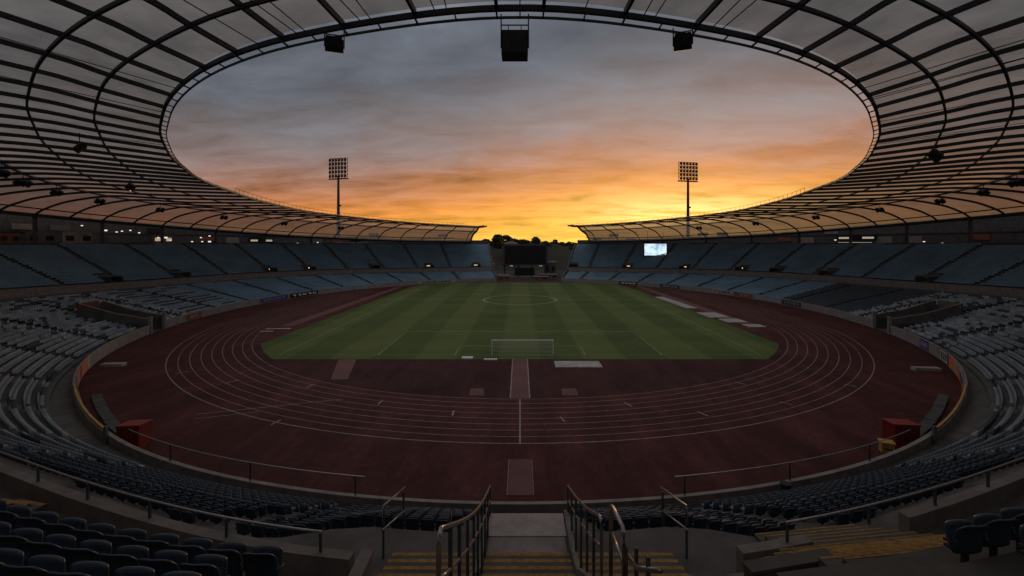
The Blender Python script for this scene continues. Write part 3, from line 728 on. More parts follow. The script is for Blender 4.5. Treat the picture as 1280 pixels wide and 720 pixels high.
# landing slab in front of the central flight, stepping down to the track behind it
ld = MB(); ld.box((0.22, 13.97, 6.40), (2.45, 0.86, 0.22)); ld.obj('landing', 'landing_grey', stand); ld = MB(); ld.box((0.22, 15.0, 6.42), (2.55, 1.2, 0.24)); ld.obj('landing', 'landing', stand)
b = MB()
d, z = 15.6, 6.3
while z > 0.2: b.box((0.22, d + 0.15, z / 2), (2.5, 0.3, z)); d += 0.34; z -= 0.24
b.obj('lower_stairs', 'concrete', stand)
b = MB()
for x in (-1.15, 1.6):
    prof_k = [(15.6, 6.5)] + [(d_, z_) for d_, z_, t_k in rows] + [(rows[-1][0], rows[-1][1])]
    n_k = len(prof_k); vs_k = []
    for dx in (-0.075, 0.075):
        vs_k += [(x + dx, d_, z_ - 0.5) for d_, z_ in prof_k] + [(x + dx, d_, z_ + 0.16) for d_, z_ in prof_k]
    f_k = []
    for i in range(n_k - 1):
        f_k += [(n_k + i, n_k + i + 1, 3 * n_k + i + 1, 3 * n_k + i), (i, i + 1, n_k + i + 1, n_k + i), (2 * n_k + i, 3 * n_k + i, 3 * n_k + i + 1, 2 * n_k + i + 1)]
    f_k += [(0, n_k, 3 * n_k, 2 * n_k), (n_k - 1, 3 * n_k - 1, 4 * n_k - 1, 2 * n_k - 1)]
    b.add(vs_k, f_k)
b.obj('stair_kerb', 'concrete_light', stand)

# ================================================================== handrails
def handrail(label, top, mid, posts, r=0.032, m='rail', bot=None, group=None, pm='rail_painted', cat='handrail'):
    t_ = thing('handrail', label, cat, group=group)
    a = MB(); a.tube(top, r, 10); a.obj('top_rail', m, t_, smooth=True)
    if mid: a = MB(); a.tube(mid, r * 0.85, 10); a.obj('mid_rail', m, t_, smooth=True)
    for q, h in posts:
        a = MB(); a.tube([q, (q[0], q[1], q[2] + h)], 0, w=(0.06, 0.06)); a.obj('post', pm, t_)
    return t_
def stairz(d):
    if d > 13.5: return 6.5
    if d > 12.18: return 6.62 + (13.5 - d) / 0.44 * 0.115
    return 6.97 + (12.18 - d) * 0.64
def rail_line(x, h, d0, d1, n=24): return [(x, d, stairz(d) + h) for d in np.linspace(d0, d1, n)]
def roundend(x, h1, h2, d): return []
def railz(d): u = (15.6 - d) / 9.7; return 7.5 + 0.487 * (15.6 - d) - 0.30 * math.sin(math.pi * min(1, max(0, u)))
for x, lab, d1 in ((-1.04, 'tubular handrail with warm glint left of the central stairs', 5.9), (1.66, 'tubular handrail on the right edge of the central stairs', 9.3)):
    tp_ = [(x, 15.66, 7.2), (x, 15.66, 7.42)] + [(x, dd_, railz(dd_)) for dd_ in np.linspace(15.6, d1, 26)]
    e = tp_[-1]; tp_ += [(x, e[1] - 0.10, e[2] - 0.02), (x, e[1] - 0.16, e[2] - 0.12), (x, e[1] - 0.17, e[2] - 0.4), (x, e[1] - 0.17, stairz(e[1]) + 0.0)]
    md = [(x, 15.6, 7.05)] + [(x, dd_, railz(dd_) - 0.5 - 0.15 * (15.6 - dd_) / 9) for dd_ in np.linspace(15.3, d1, 26)]
    handrail(lab, tp_, md, [((x, dd_, stairz(dd_)), railz(dd_) - stairz(dd_)) for dd_ in (15.5, 14.4, 13.3, 12.2, 11.1, 10.1, 8.9, 7.7, 6.7) if dd_ > d1 + 0.2], r=0.034, m='rail')
x = 1.95
tp_ = [(x, 9.62, stairz(9.6)), (x, 9.6, 10.2), (x, 9.55, 10.36), (x, 9.42, 10.42), (x, 8.5, 10.58), (x, 8.42, 10.5), (x, 8.38, 10.3), (x, 8.38, stairz(8.38))]
handrail('second thicker handrail hoop with curved corners right of the central stairs', tp_, [(x, 9.6, 9.8), (x, 8.4, 9.95)], [((x + 0.1, 7.9, stairz(7.9)), 0.9)], r=0.045)
handrail('lower sloping handrail at the bottom edge right of the central stairs', [(2.0, 8.5, 10.1), (2.0, 7.6, 10.45), (2.0, 6.4, 11.3)], None, [((2.0, 8.45, stairz(8.45)), 0.9), ((2.0, 7.0, stairz(7.0)), 0.8)], r=0.04)
for s, x, lab in ((-1, -4.1, 'short double handrail at the left end of the walkway'), (1, 5.0, 'short double handrail at the right end of the walkway')):
    a = [(x + s * 0.0, 15.3, 7.5), (x + s * 0.05, 13.0, 8.2)]; 
    handrail(lab, [(x - s * 0.1, 15.6, 7.45), (x + s * 0.0, 13.4, 8.1), (x, 13.38, 7.6)], [(x - s * 0.25, 15.0, 7.0), (x - s * 0.05, 13.2, 7.5)], [((x - s * 0.1, 15.4, 6.0), 1.4), ((x, 13.45, 6.5), 1.5)], r=0.03)
# long rail standing on the dividing parapet
for s, q0, q1, lab in ((-1, -3.6, -40, 'long tubular guard rail on the left dividing parapet'), (1, 5.0, 40, 'long tubular guard rail on the right dividing parapet')):
    qs = np.arange(abs(q0), abs(q1), 0.5) * s
    tp_ = [P(q, o_b(q) + 0.12, z_p(q) + 0.50) for q in qs]
    posts = [(tuple(P(q, o_b(q) + 0.16, z_p(q))), 0.50) for q in qs[::4]]
    handrail(lab, tp_, None, posts, r=0.035, m='rail')
# front wall rails
for s, lab in ((-1, 'thin tubular rail above the near front wall, left of the stairs'), (1, 'thin tubular rail above the near front wall, right of the stairs')):
    qs = np.arange(7.5, 25.0, 0.5) * s
    handrail(lab, [P(q, wo(q) + 0.14, 2.6) for q in qs], None, [(tuple(P(q, wo(q) + 0.14, 1.5)), 1.1) for q in qs[1::12]], r=0.035, pm='steel')
for s, lab in ((-1, 'ochre painted capping rail on the curved wall by the left red box'), (1, 'ochre painted capping rail on the curved wall by the right red box')):
    qs = np.arange(28, 42.1, 1.0) * s; t_ = thing('capping_rail', lab, 'rail')
    b = MB(); b.tube([P(q, wo(q) + 0.12, 1.60) for q in qs], 0, w=(0.16, 0.12)); b.obj('cap', 'ochre', t_)
    b = MB(); 
    for q in qs[::3]: b.tube([P(q, wo(q) + 0.1, 1.45), P(q, wo(q) + 0.1, 1.58)], 0.05, 6)
    b.obj('brackets', 'steel', t_)
    b = MB(); b.tube([P(27.3 * s, wo(27.3) + 0.4, 0.4), P(27.3 * s, wo(27.3) + 0.4, 2.2)], 0, w=(0.2, 0.2)); b.obj('post', 'concrete', t_)
# short concrete blocks and pillars by the right aisle
def block(c, d, rz, label, m='concrete_light'):
    b = MB(); b.box((0, 0, 0), d); b.box((0, 0, d[2] / 2 + 0.03), (d[0] + 0.06, d[1] + 0.06, 0.06)); o = b.obj('concrete_upstand', m); o.location = c; o.rotation_euler = (0, 0, rz); tag(o, label, 'low wall')
block((5.75, 10.5, 7.35), (1.7, 0.28, 1.5), 0.12, 'short concrete upstand with pale top between central and right stairs')
block((5.0, 8.3, 9.25), (1.75, 0.22, 1.6), 0.2, 'shorter dark upstand closer to the camera beside the right stairs', 'concrete')
block((-3.95, 11.0, 7.2), (0.26, 1.2, 1.5), 0.0, 'concrete pier ending the left parapet beside the stairs')

# ================================================================== advertising boards on the front wall
cols_b = {}
def board(p0, p1, z0, z1, seq, label, off=-0.06, group='advertising boards on the front wall'):
    """seq: (fraction0, fraction1, zf0, zf1, material)"""
    t_ = thing('advertising_board', label, 'advertising board', group=group)
    def panel(name, a, c, za, zb, oo, m):
        b = MB(); n = max(2, int(abs(c - a) / 0.7) + 1); qs = np.linspace(a, c, n + 1)
        wallring(b, lambda p: oo + wo(p), 0.03, lambda p: za, lambda p: zb, list(zip(qs[:-1], qs[1:]))); return b.obj(name, m, t_)
    panel('board_panel', p0, p1, z0, z1, off, seq[0])
    for a, c, za, zb, m in seq[1:]:
        panel('printed_shape', p0 + (p1 - p0) * a, p0 + (p1 - p0) * c, z0 + (z1 - z0) * za, z0 + (z1 - z0) * zb, off - 0.025, m)
    return t_
def glyphs(n, a, c, m, za=0.25, zb=0.75):
    r = random.Random(n * 13 + int(a * 100)); out = []; w_ = (c - a) / n
    for i in range(n):
        x = a + i * w_; k = r.randrange(3)
        out.append((x + 0.12 * w_, x + 0.32 * w_, za, zb, m))
        if k != 1: out.append((x + 0.6 * w_, x + 0.8 * w_, za, zb, m))
        if k != 0: out.append((x + 0.32 * w_, x + 0.78 * w_, zb - 0.16, zb, m))
        out.append((x + 0.32 * w_, x + 0.6 * w_, za + 0.12, za + 0.28, m))
    return out
board(-53.5, -49.5, 0.15, 1.62, ['orange', (0.0, 0.3, 0, 1, 'foam'), (0.45, 0.5, 0, 1, 'foam')], 'orange board with white band near the left tunnel')
board(-49.2, -45.5, 0.15, 1.62, ['orange', (0.1, 0.2, 0, 1, 'purple'), (0.3, 0.36, 0, 1, 'foam'), (0.7, 0.95, 0.1, 0.9, 'foam')], 'orange and purple striped board, second from the left tunnel')
board(-45.2, -41.0, 0.15, 1.62, ['foam', (0.2, 0.35, 0, 1, 'orange'), (0.6, 0.7, 0, 1, 'purple')], 'pale board with orange stripe on the left curved wall')
board(-40.7, -36.5, 0.15, 1.5, ['ochre', (0.3, 0.5, 0, 1, 'foam')], 'ochre board at the lower end of the left curved wall')
board(61.0, 63.5, 0.15, 1.5, ['purple'] + glyphs(4, 0.1, 0.9, 'foam'), 'small purple board with pale lettering beside the right tunnel')
board(54.5, 57.5, 0.15, 1.62, ['screen_off', (0.08, 0.92, 0.08, 0.16, 'white'), (0.08, 0.92, 0.84, 0.92, 'white'), (0.08, 0.14, 0.1, 0.9, 'white'), (0.86, 0.92, 0.1, 0.9, 'white')] + glyphs(2, 0.25, 0.75, 'foam'), 'dark board in a white frame on the right curved wall')
board(49.5, 54.0, 0.15, 1.62, ['orange', (0.0, 0.45, 0.0, 1, 'foam'), (0.08, 0.18, 0.2, 0.8, 'screen_off'), (0.26, 0.38, 0.2, 0.8, 'screen_off')], 'half white half orange board on the right curved wall')
board(44.5, 49.2, 0.15, 1.62, ['foam', (0.75, 1, 0, 1, 'orange'), (0.55, 0.7, 0.15, 0.85, 'purple'), (0.3, 0.4, 0.2, 0.8, 'screen_off'), (0.1, 0.2, 0.2, 0.8, 'screen_off')], 'white board with orange end and purple mark on the right curved wall')
board(39.5, 44.2, 0.15, 1.62, ['orange', (0.1, 0.5, 0.1, 0.9, 'foam'), (0.18, 0.25, 0.2, 0.8, 'screen_off')], 'orange board with pale panel at the lower end of the right curved wall')
board(-84.5, -80.5, 0.15, 1.3, ['brick'] + glyphs(3, 0.25, 0.75, 'foam'), 'dark red board with pale lettering on the left straight')
board(-107, -99.5, 0.2, 1.3, ['purple'] + glyphs(6, 0.1, 0.9, 'seat_grey'), 'purple board on the left straight')
board(-115.5, -107.6, 0.2, 1.3, ['screen_off'] + glyphs(5, 0.05, 0.95, 'white'), 'black board with bold white lettering on the left straight')
board(-131, -122, 0.2, 1.3, ['seat_grey'], 'plain grey board at the far left of the straight')
board(-158, -146, 0.2, 1.3, ['foam'] + glyphs(8, 0.1, 0.9, 'seat_dark'), 'pale board with dark lettering at the far left bend')
board(94, 99, 0.2, 1.3, ['seat_dark'] + glyphs(5, 0.1, 0.9, 'seat_grey'), 'dark board with grey lettering on the right straight')
board(99.5, 106.5, 0.2, 1.35, ['seat_grey'] + glyphs(4, 0.1, 0.9, 'foam'), 'grey board with pale lettering on the right straight')
board(107, 112, 0.2, 1.35, ['brick'] + glyphs(2, 0.2, 0.8, 'foam'), 'red board with pale lettering on the right straight')
board(112.5, 118.5, 0.2, 1.35, ['foam'] + glyphs(5, 0.1, 0.9, 'seat_dark'), 'white board with dark lettering on the right straight')
board(128, 134, 0.2, 1.3, ['seat_dark'] + glyphs(4, 0.1, 0.9, 'foam'), 'dark board with pale lettering at the far right bend')
board(141, 147, 0.2, 1.3, ['seat_dark'] + glyphs(4, 0.1, 0.9, 'white'), 'black board with white lettering at the far right bend')

# ================================================================== tunnels in the lower tier
for (a, c, d_), lab in zip(VOM, ('sunken tunnel with red brown rear wall in the left lower tier', 'sunken grey tunnel in the right lower tier')):
    t_ = thing('tunnel_entrance', lab, 'tunnel'); mid = (a + c) / 2
    for q in (a, c):
        b = MB(); b.tube([P(q, 0.0, 1.15), P(q, d_ * 0.5, 1.6 + d_ * 0.07), P(q, d_, 2.0 + d_ * 0.22)], 0, w=(0.22, 2.6)); b.tube([P(q, 0.3, -0.5), P(q, d_, -0.5)], 0, w=(0.22, 5.0)); b.obj('side_wall', 'concrete', t_)
        b = MB(); b.tube([P(q, 0.0, 2.6), P(q, d_ * 0.5, 3.1 + d_ * 0.07), P(q, d_, 3.5 + d_ * 0.22)], 0.05, 8); b.obj('handrail', 'rail', t_)
        b = MB(); b.box((*P(q, 0.0, 0)[:2], 1.5), (0.5, 0.5, 3.0), R(mid)); b.obj('gate_post', 'concrete_light', t_)
    b = MB(); qs = np.linspace(a, c, 4); wallring(b, lambda p: d_, 0.25, lambda p: -0.2, lambda p: zl(p, int((d_ - F0) / LP)) + 2.4, list(zip(qs[:-1], qs[1:]))); b.obj('rear_wall', 'brick' if a < 0 else 'concrete', t_)
    b = MB(); n = 6
    b.add([P(a, 0, 0.03), P(c, 0, 0.03), P(c, d_, 0.03), P(a, d_, 0.03)], [(0, 1, 2, 3)]); b.obj('tunnel_floor', 'concrete_dark', t_)

# ================================================================== small gangway mouths at the foot of the upper tier
for i, ((q, hw), (x, s)) in enumerate(zip(UVOM, UVX)):
    lab = ['left', 'right'][s > 0]
    names = {234: 'nearest lamp-lit gangway on the left upper tier, above dark seats', 342: 'second lamp-lit gangway along the left upper tier', 391: 'third lamp-lit gangway along the left upper tier', 471: 'fourth gangway along the left upper tier', 538: 'fifth gangway along the left upper tier', 596: 'gangway at the far left end of the upper tier beside the scoreboard gap',
             716: 'gangway at the far right end of the upper tier beside the scoreboard gap', 783: 'lamp-lit gangway left of the bright screen', 853: 'lamp-lit gangway just right of the bright screen', 923: 'lamp-lit gangway in the middle of the right upper tier', 966: 'gangway between two lit ones on the right upper tier', 1028: 'lamp-lit gangway above the dark empty block on the right', 1150: 'brightest orange-lit gangway on the right upper tier', 148: 'unlit gangway near the left edge of the upper tier'}
    t_ = thing('gangway_mouth', names[x], 'gangway', group='gangway mouths of the upper tier'); o0 = o_b(q) + 0.5; n_ = nrm(q); tg = tang(q); z0 = z_p(q) - 0.5
    rz = math.atan2(tg.y, tg.x)
    for e in (-1, 1):
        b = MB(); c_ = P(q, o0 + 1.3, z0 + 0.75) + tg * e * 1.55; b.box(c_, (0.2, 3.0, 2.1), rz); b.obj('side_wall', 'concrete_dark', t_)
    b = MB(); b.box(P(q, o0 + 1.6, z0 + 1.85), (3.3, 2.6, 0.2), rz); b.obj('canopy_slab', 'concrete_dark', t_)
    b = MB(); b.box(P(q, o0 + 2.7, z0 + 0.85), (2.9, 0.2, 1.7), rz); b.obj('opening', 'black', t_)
    if x not in (148, 471, 716, 966):
        b = MB(); b.box(P(q, o0 + 0.7 + 1.7, z0 + 1.35), (1.5 if x != 1150 else 2.6, 0.16, 0.3), rz); b.obj('lamp', 'lamp_warm', t_)

# ================================================================== track-side objects
def prism(name, label, cat, c, d, rz, m, m2=None, slope=0.0, group=None):
    t_ = thing(name, label, cat, (c[0], c[1], 0), rz, group); b = MB(); w_, l_, h_ = d[0] / 2, d[1] / 2, d[2]
    b.add([(-w_, -l_, 0.0), (w_, -l_, 0), (w_, l_, 0), (-w_, l_, 0), (-w_, -l_, h_), (w_, -l_, h_), (w_, l_, h_ - slope), (-w_, l_, h_ - slope)], [(0, 3, 2, 1), (4, 5, 6, 7), (0, 1, 5, 4), (1, 2, 6, 5), (2, 3, 7, 6), (3, 0, 4, 7)])
    b.obj('body', m, t_)
    b = MB(); b.add([(-w_ - .06, -l_ - .06, h_ + .01), (w_ + .06, -l_ - .06, h_ + .01), (w_ + .06, l_ + .06, h_ - slope + .01), (-w_ - .06, l_ + .06, h_ - slope + .01), (-w_ - .06, -l_ - .06, h_ + .12), (w_ + .06, -l_ - .06, h_ + .12), (w_ + .06, l_ + .06, h_ - slope + .12), (-w_ - .06, l_ + .06, h_ - slope + .12)], [(0, 3, 2, 1), (4, 5, 6, 7), (0, 1, 5, 4), (1, 2, 6, 5), (2, 3, 7, 6), (3, 0, 4, 7)])
    b.obj('lid', m2 or m, t_)
    b = MB(); b.box((0, -l_ - 0.03, h_ * 0.5), (0.5, 0.05, 0.08)); b.obj('latch', 'steel', t_)
    b = MB()
    for x in (-w_ + 0.05, -w_ / 3, w_ / 3, w_ - 0.05): b.box((x, -l_ - 0.02, h_ / 2), (0.07, 0.04, h_ - 0.1))
    for z in (0.08, h_ - 0.06): b.box((0, -l_ - 0.022, z), (2 * w_, 0.036, 0.09))
    b.obj('side_frame', m2 or m, t_); return t_
prism('storage_box', 'red storage box by the wall at the left of the near track', 'storage box', (-30.2, 35.1), (1.6, 1.4, 1.75), 0.12, 'red', 'red_lid', 0.12)
prism('storage_box', 'red storage box by the wall at the right of the near track', 'storage box', (30.0, 35.3), (1.8, 1.4, 1.75), -0.12, 'red', 'red_lid', 0.12)
prism('crate', 'small orange crate in front of the right red box', 'crate', (27.9, 34.1), (0.8, 0.7, 0.7), -0.4, 'ochre')
def flat(name, label, cat, c, d, rz=0, m='foam', group=None):
    b = MB(); w_, l_, h_ = d[0] / 2, d[1] / 2, d[2]; e = min(0.05, h_ * 0.4)
    b.add([(-w_, -l_, 0), (w_, -l_, 0), (w_, l_, 0), (-w_, l_, 0), (-w_, -l_, h_ - e), (w_, -l_, h_ - e), (w_, l_, h_ - e), (-w_, l_, h_ - e), (-w_ + e, -l_ + e, h_), (w_ - e, -l_ + e, h_), (w_ - e, l_ - e, h_), (-w_ + e, l_ - e, h_)],
          [(0, 3, 2, 1), (0, 1, 5, 4), (1, 2, 6, 5), (2, 3, 7, 6), (3, 0, 4, 7), (4, 5, 9, 8), (5, 6, 10, 9), (6, 7, 11, 10), (7, 4, 8, 11), (8, 9, 10, 11)])
    o = b.obj(name, m); o.location = (c[0], c[1], 0.012); o.rotation_euler = (0, 0, rz); return tag(o, label, cat, group)
g = 'pale covers along the right straight'
flat('pit_cover', 'long narrow pale cover, farthest along the right straight', 'cover', (40.6, 118), (2.6, 22, 0.12), 0.05, 'foam', g)
flat('pit_cover', 'pale rectangular cover, second from the far end of the right straight', 'cover', (41.6, 96.8), (4.2, 6.5, 0.2), 0.03, 'foam', g)
flat('pit_cover', 'pale rectangular cover, third from the far end of the right straight', 'cover', (42.7, 90.0), (4.0, 4.0, 0.2), 0.03, 'foam', g)
flat('pit_cover', 'small pale cover closest to the camera on the right straight', 'cover', (44.2, 84.5), (3.2, 2.6, 0.2), 0.06, 'foam', g)
flat('pit_cover', 'small pale cover left of the pitch corner', 'cover', (-44.2, 82.0), (4.2, 0.6, 0.1), 0.1, 'foam')
flat('pit_cover', 'thin pale strip left of the pitch beyond the small cover', 'cover', (-45, 79.5), (2.2, 0.5, 0.1), 0.1, 'foam')
flat('pit_cover', 'faint narrow cover far along the left straight', 'cover', (-43.0, 125), (1.4, 12, 0.05), -0.04, 'runway')
flat('landing_mat', 'pale landing mat on the dark red area right of the goal', 'mat', (7.5, 58.2), (6.0, 2.8, 0.12), 0.0, 'foam')
flat('throw_plate', 'small white plate at the pitch edge left of the goal', 'plate', (-7.2, 61.3), (1.5, 0.7, 0.2), 0.0, 'white')
flat('throw_plate', 'thin white bar at the pitch edge just left of the runway', 'plate', (-4.0, 60.6), (1.8, 0.35, 0.15), 0.0, 'white')
flat('takeoff_board', 'reddish rectangular board framed in white on the near track', 'board', (0.02, 30.5), (1.6, 4.6, 0.03), 0.0, 'runway')
b = MB(); line_strip(b, [(-0.82, 28.2), (0.86, 28.2), (0.86, 32.8), (-0.82, 32.8)], 0.05, 0.05, True); tag(b.obj('board_outline', 'mark'), kind='structure')
flat('bench', 'pale bench slab lying by the left curved wall', 'bench', (-52.2, 57.5), (2.6, 0.9, 0.4), 0.1, 'foam')
flat('bench', 'pale bench slab lying by the right curved wall', 'bench', (50.4, 55.6), (3.0, 0.8, 0.4), -0.1, 'foam')
# dark gutter steps by the curved wall
for s in (-1, 1):
    b = MB()
    for i, q in enumerate(range(29, 43, 2)):
        c_ = P(s * q, wo(q) - 1.5, 0.1); b.box(c_, (2.6, 0.8, 0.2 + 0.1 * (i % 2)), math.atan2(tang(s * q).y, tang(s * q).x))
    tag(b.obj('drainage_blocks', 'concrete_dark'), 'dark concrete blocks along the foot of the %s curved wall' % ('left' if s < 0 else 'right'), 'kerb')
# goal
g_ = thing('football_goal', 'white football goal with net on the near edge of the pitch', 'goal', (0.35, 63.1, 0))
for x in (-4.3, 4.3):
    b = MB(); b.tube([(x, 0, 0), (x, 0, 2.1)], 0.07, 10); b.obj('post', 'white', g_)
b = MB(); b.tube([(-4.35, 0, 2.1), (4.35, 0, 2.1)], 0.08, 10); b.obj('crossbar', 'white', g_)
b = MB()
for i in range(25): x = -4.2 + 8.4 * i / 24; b.tube([(x, 0, 2.05), (x, -0.9, 1.9), (x, -1.9, 0.03)], 0.018, 3)
for zz, yy in ((2.0, -0.3), (1.9, -0.9), (1.4, -1.18), (0.9, -1.44), (0.45, -1.68), (0.03, -1.9)): b.tube([(-4.3, yy, zz), (4.3, yy, zz)], 0.018, 3)
b.obj('net', 'net', g_)
g2 = thing('football_goal', 'distant white football goal in front of the scoreboard', 'goal', (0.2, 172.8, 0))
for x in (-3.66, 3.66):
    b = MB(); b.tube([(x, 0, 0), (x, 0, 2.44)], 0.07, 8); b.obj('post', 'net', g2)
b = MB(); b.tube([(-3.7, 0, 2.44), (3.7, 0, 2.44)], 0.07, 8); b.obj('crossbar', 'net', g2)
# bins by the near wall
def bin_(c, label):
    t_ = thing('litter_bin', label, 'bin', c); b = MB()
    b.tube([(0, 0, 0), (0, 0, 0.8)], 0.27, 12); b.obj('body', 'steel', t_); b = MB(); b.tube([(0, 0, 0.805), (0, 0, 0.86)], 0.3, 12); b.obj('lid', 'black', t_)
bin_((15.0, 25.3, 1.5), 'dark bin on the near front wall right of the stairs')

# ================================================================== scoreboard and what stands in the gap
t_ = thing('scoreboard', 'large dark scoreboard on legs in the gap between the far stands', 'scoreboard', (2.4, 200, 0))
b = MB(); b.box((0, 0, 10.0), (18.6, 0.8, 8.4)); b.obj('screen', 'screen_off', t_)
b = MB(); 
for x in (-9.7, 9.7): b.box((x, 0, 10.0), (0.9, 1.1, 9.6))
b.box((0, 0, 14.6), (20.3, 1.1, 0.7)); b.box((0, 0, 5.5), (20.3, 1.1, 0.5)); b.obj('frame', 'concrete_dark', t_)
for x in (-9.2, -3, 3, 9.2):
    b = MB(); b.box((x, 0.4, 2.65), (0.6, 0.6, 5.3)); b.obj('leg', 'steel', t_)
b = MB()
for x in (-6.5, -5.9, 6.4, 7.2): b.box((x, -0.7, 5.2), (0.5, 0.3, 0.3))
b.obj('lamps', 'window_lit', t_)
t_ = thing('small_scoreboard', 'small dark panel beneath the large scoreboard', 'scoreboard', (2.0, 196, 0))
b = MB(); b.box((0, 0, 2.9), (8.2, 0.6, 3.4)); b.obj('screen', 'screen_off', t_)
b = MB(); 
for x in (-4.4, 4.4): b.box((x, 0, 2.5), (0.5, 0.7, 5.0))
b.obj('frame', 'concrete_dark', t_)
def hut(c, d, m, label, name='cabin', roofm='concrete_light', wins=2):
    t_ = thing(name, label, 'cabin', (c[0], c[1], c[2] if len(c) > 2 else 0)); b = MB(); b.box((0, 0, d[2] / 2), d); b.obj('wall', m, t_)
    b = MB(); b.box((0, 0, d[2] + 0.12), (d[0] + 0.4, d[1] + 0.4, 0.2)); b.obj('roof', roofm, t_)
    for i in range(wins):
        b = MB(); b.box((-d[0] / 2 + d[0] * (i + 0.5) / wins, -d[1] / 2 - 0.02, d[2] * 0.55), (d[0] / wins * 0.5, 0.08, d[2] * 0.35)); b.obj('window', 'glass', t_)
hut((13.8, 206), (5.5, 4, 6.5), 'concrete', 'pale cabin right of the large scoreboard')
hut((-13.6, 208), (3.0, 4, 5.6), 'concrete', 'narrow pale cabin left of the large scoreboard', wins=1)
hut((-8.4, 192), (7.0, 2.5, 1.7), 'concrete', 'low grey hut left of the small scoreboard')
hut((12.0, 192), (7.5, 2.5, 1.9), 'concrete', 'low grey hut right of the small scoreboard', wins=3)
hut((-6.5, 186), (5.0, 2.0, 1.6), 'brick', 'low red brown kiosk before the scoreboard, left')
hut((8.5, 186), (6.5, 2.0, 1.4), 'brick', 'low red brown kiosk before the scoreboard, right')
b = MB(); 
for x in np.arange(-9, 9.1, 1.5): b.box((x, 0, 0.5), (0.06, 0.06, 1.0))
for zz in (0.4, 1.0): b.box((0, 0, zz), (18.2, 0.05, 0.06))
o = b.obj('fence', 'rail'); o.location = (0, 181.5, 0); tag(o, 'low metal fence across the gap behind the pitch', 'fence')

# bright video screen hung under the right stand's roof
q = phi_at_x(lambda t_: P(t_, 27, 13), 819, 120, 170); c_ = P(q, 27, 0)
dirv = (Vector((0, 60, 0)) - c_); rz = math.atan2(-c_.x * 0.6, 120) 
t_ = thing('video_screen', 'small bright white video screen hanging below the right roof', 'screen', (c_.x, c_.y, 0), rz * 0.6)
k_ = c_.y / 560.0; wS, hS = 26.5 * k_, 14.5 * k_; zS = EYE - (312 - 302) * k_
def screen_mat():
    m = bpy.data.materials.new('lit_screen'); m.use_nodes = True; t = m.node_tree; b = t.nodes['Principled BSDF']
    co = t.nodes.new('ShaderNodeTexCoord'); nz = t.nodes.new('ShaderNodeTexNoise'); nz.inputs['Scale'].default_value = 0.5; nz.inputs['Detail'].default_value = 2
    rp = t.nodes.new('ShaderNodeValToRGB'); rp.color_ramp.elements[0].color = (0.28, 0.42, 0.55, 1); rp.color_ramp.elements[1].color = (0.62, 0.78, 0.88, 1); rp.color_ramp.elements[0].position = 0.35; rp.color_ramp.elements[1].position = 0.55
    t.links.new(co.outputs['Object'], nz.inputs['Vector']); t.links.new(nz.outputs['Fac'], rp.inputs[0]); t.links.new(rp.outputs[0], b.inputs['Emission Color']); b.inputs['Emission Strength'].default_value = 1.25
    b.inputs['Base Color'].default_value = (0.02, 0.02, 0.02, 1); return m
M['screen_on'] = screen_mat()
b = MB(); b.box((0, 0, zS), (wS + 0.6, 0.5, hS + 0.6)); b.obj('housing', 'black', t_)
b = MB(); b.box((0, -0.28, zS), (wS, 0.06, hS)); b.obj('display', 'screen_on', t_)
b = MB()
for x in (-wS * 0.35, wS * 0.35): b.tube([(x, 0, zS + hS / 2 + 0.2), (x, 0, zS + hS / 2 + 5.0)], 0.07, 6)
b.obj('hangers', 'steel', t_)

# ================================================================== floodlight masts
def mast(x_img, ytop, ybot, wpx, d, label):
    k = d / 560.0; X = (x_img - 650) * k; t_ = thing('floodlight_mast', label, 'floodlight', (X, d, 0), math.atan2(-X, d - 90) * -0.4)
    zt, zb = EYE + (302 - ytop) * k, EYE + (302 - ybot) * k; W_ = wpx * k
    b = MB(); n = 10; 
    rings = [(0.95, 0), (0.75, zb * 0.5), (0.5, zb + 1)]
    vs = [(r * math.cos(2 * math.pi * j / n), r * math.sin(2 * math.pi * j / n), z) for r, z in rings for j in range(n)]
    b.add(vs, [(i * n + j, i * n + (j + 1) % n, (i + 1) * n + (j + 1) % n, (i + 1) * n + j) for i in range(2) for j in range(n)]); b.obj('pole', 'steel', t_)
    b = MB(); rows_ = 5; cols = 6
    for i in range(rows_ + 1): b.box((0, 0, zb + (zt - zb) * i / rows_), (W_, 0.25, 0.22))
    for j in range(cols + 1): b.box((-W_ / 2 + W_ * j / cols, 0.05, (zb + zt) / 2), (0.16, 0.2, zt - zb))
    b.box((0, 0.1, zb - 0.3), (W_ + 0.6, 1.2, 0.25)); b.obj('head_frame', 'steel', t_)
    proto = None
    for i in range(rows_):
        for j in range(cols):
            c = (-W_ / 2 + W_ * (j + 0.5) / cols, -0.35, zb + (zt - zb) * (i + 0.5) / rows_)
            if proto is None:
                b = MB(); hw, hh = W_ / cols * 0.40, (zt - zb) / rows_ * 0.33
                b.add([(-hw, -0.35, -hh), (hw, -0.35, -hh), (hw, -0.35, hh), (-hw, -0.35, hh), (-hw * .5, 0.3, -hh * .5), (hw * .5, 0.3, -hh * .5), (hw * .5, 0.3, hh * .5), (-hw * .5, 0.3, hh * .5)], [(0, 1, 2, 3), (7, 6, 5, 4), (0, 4, 5, 1), (1, 5, 6, 2), (2, 6, 7, 3), (3, 7, 4, 0)])
                proto = b.obj('lamp', 'black', t_); proto.location = c
            else: o = proto.copy(); C.objects.link(o); o.parent = t_; o.location = c
    b = MB(); b.box((0.8, 0, zb * 0.72), (1.2, 0.6, 0.7)); b.obj('bracket_box', 'steel', t_)
mast(423, 198, 223, 26, 212, 'tall floodlight mast behind the far left stand')
mast(860, 203, 226, 26, 212, 'tall floodlight mast behind the far right stand against the glow')

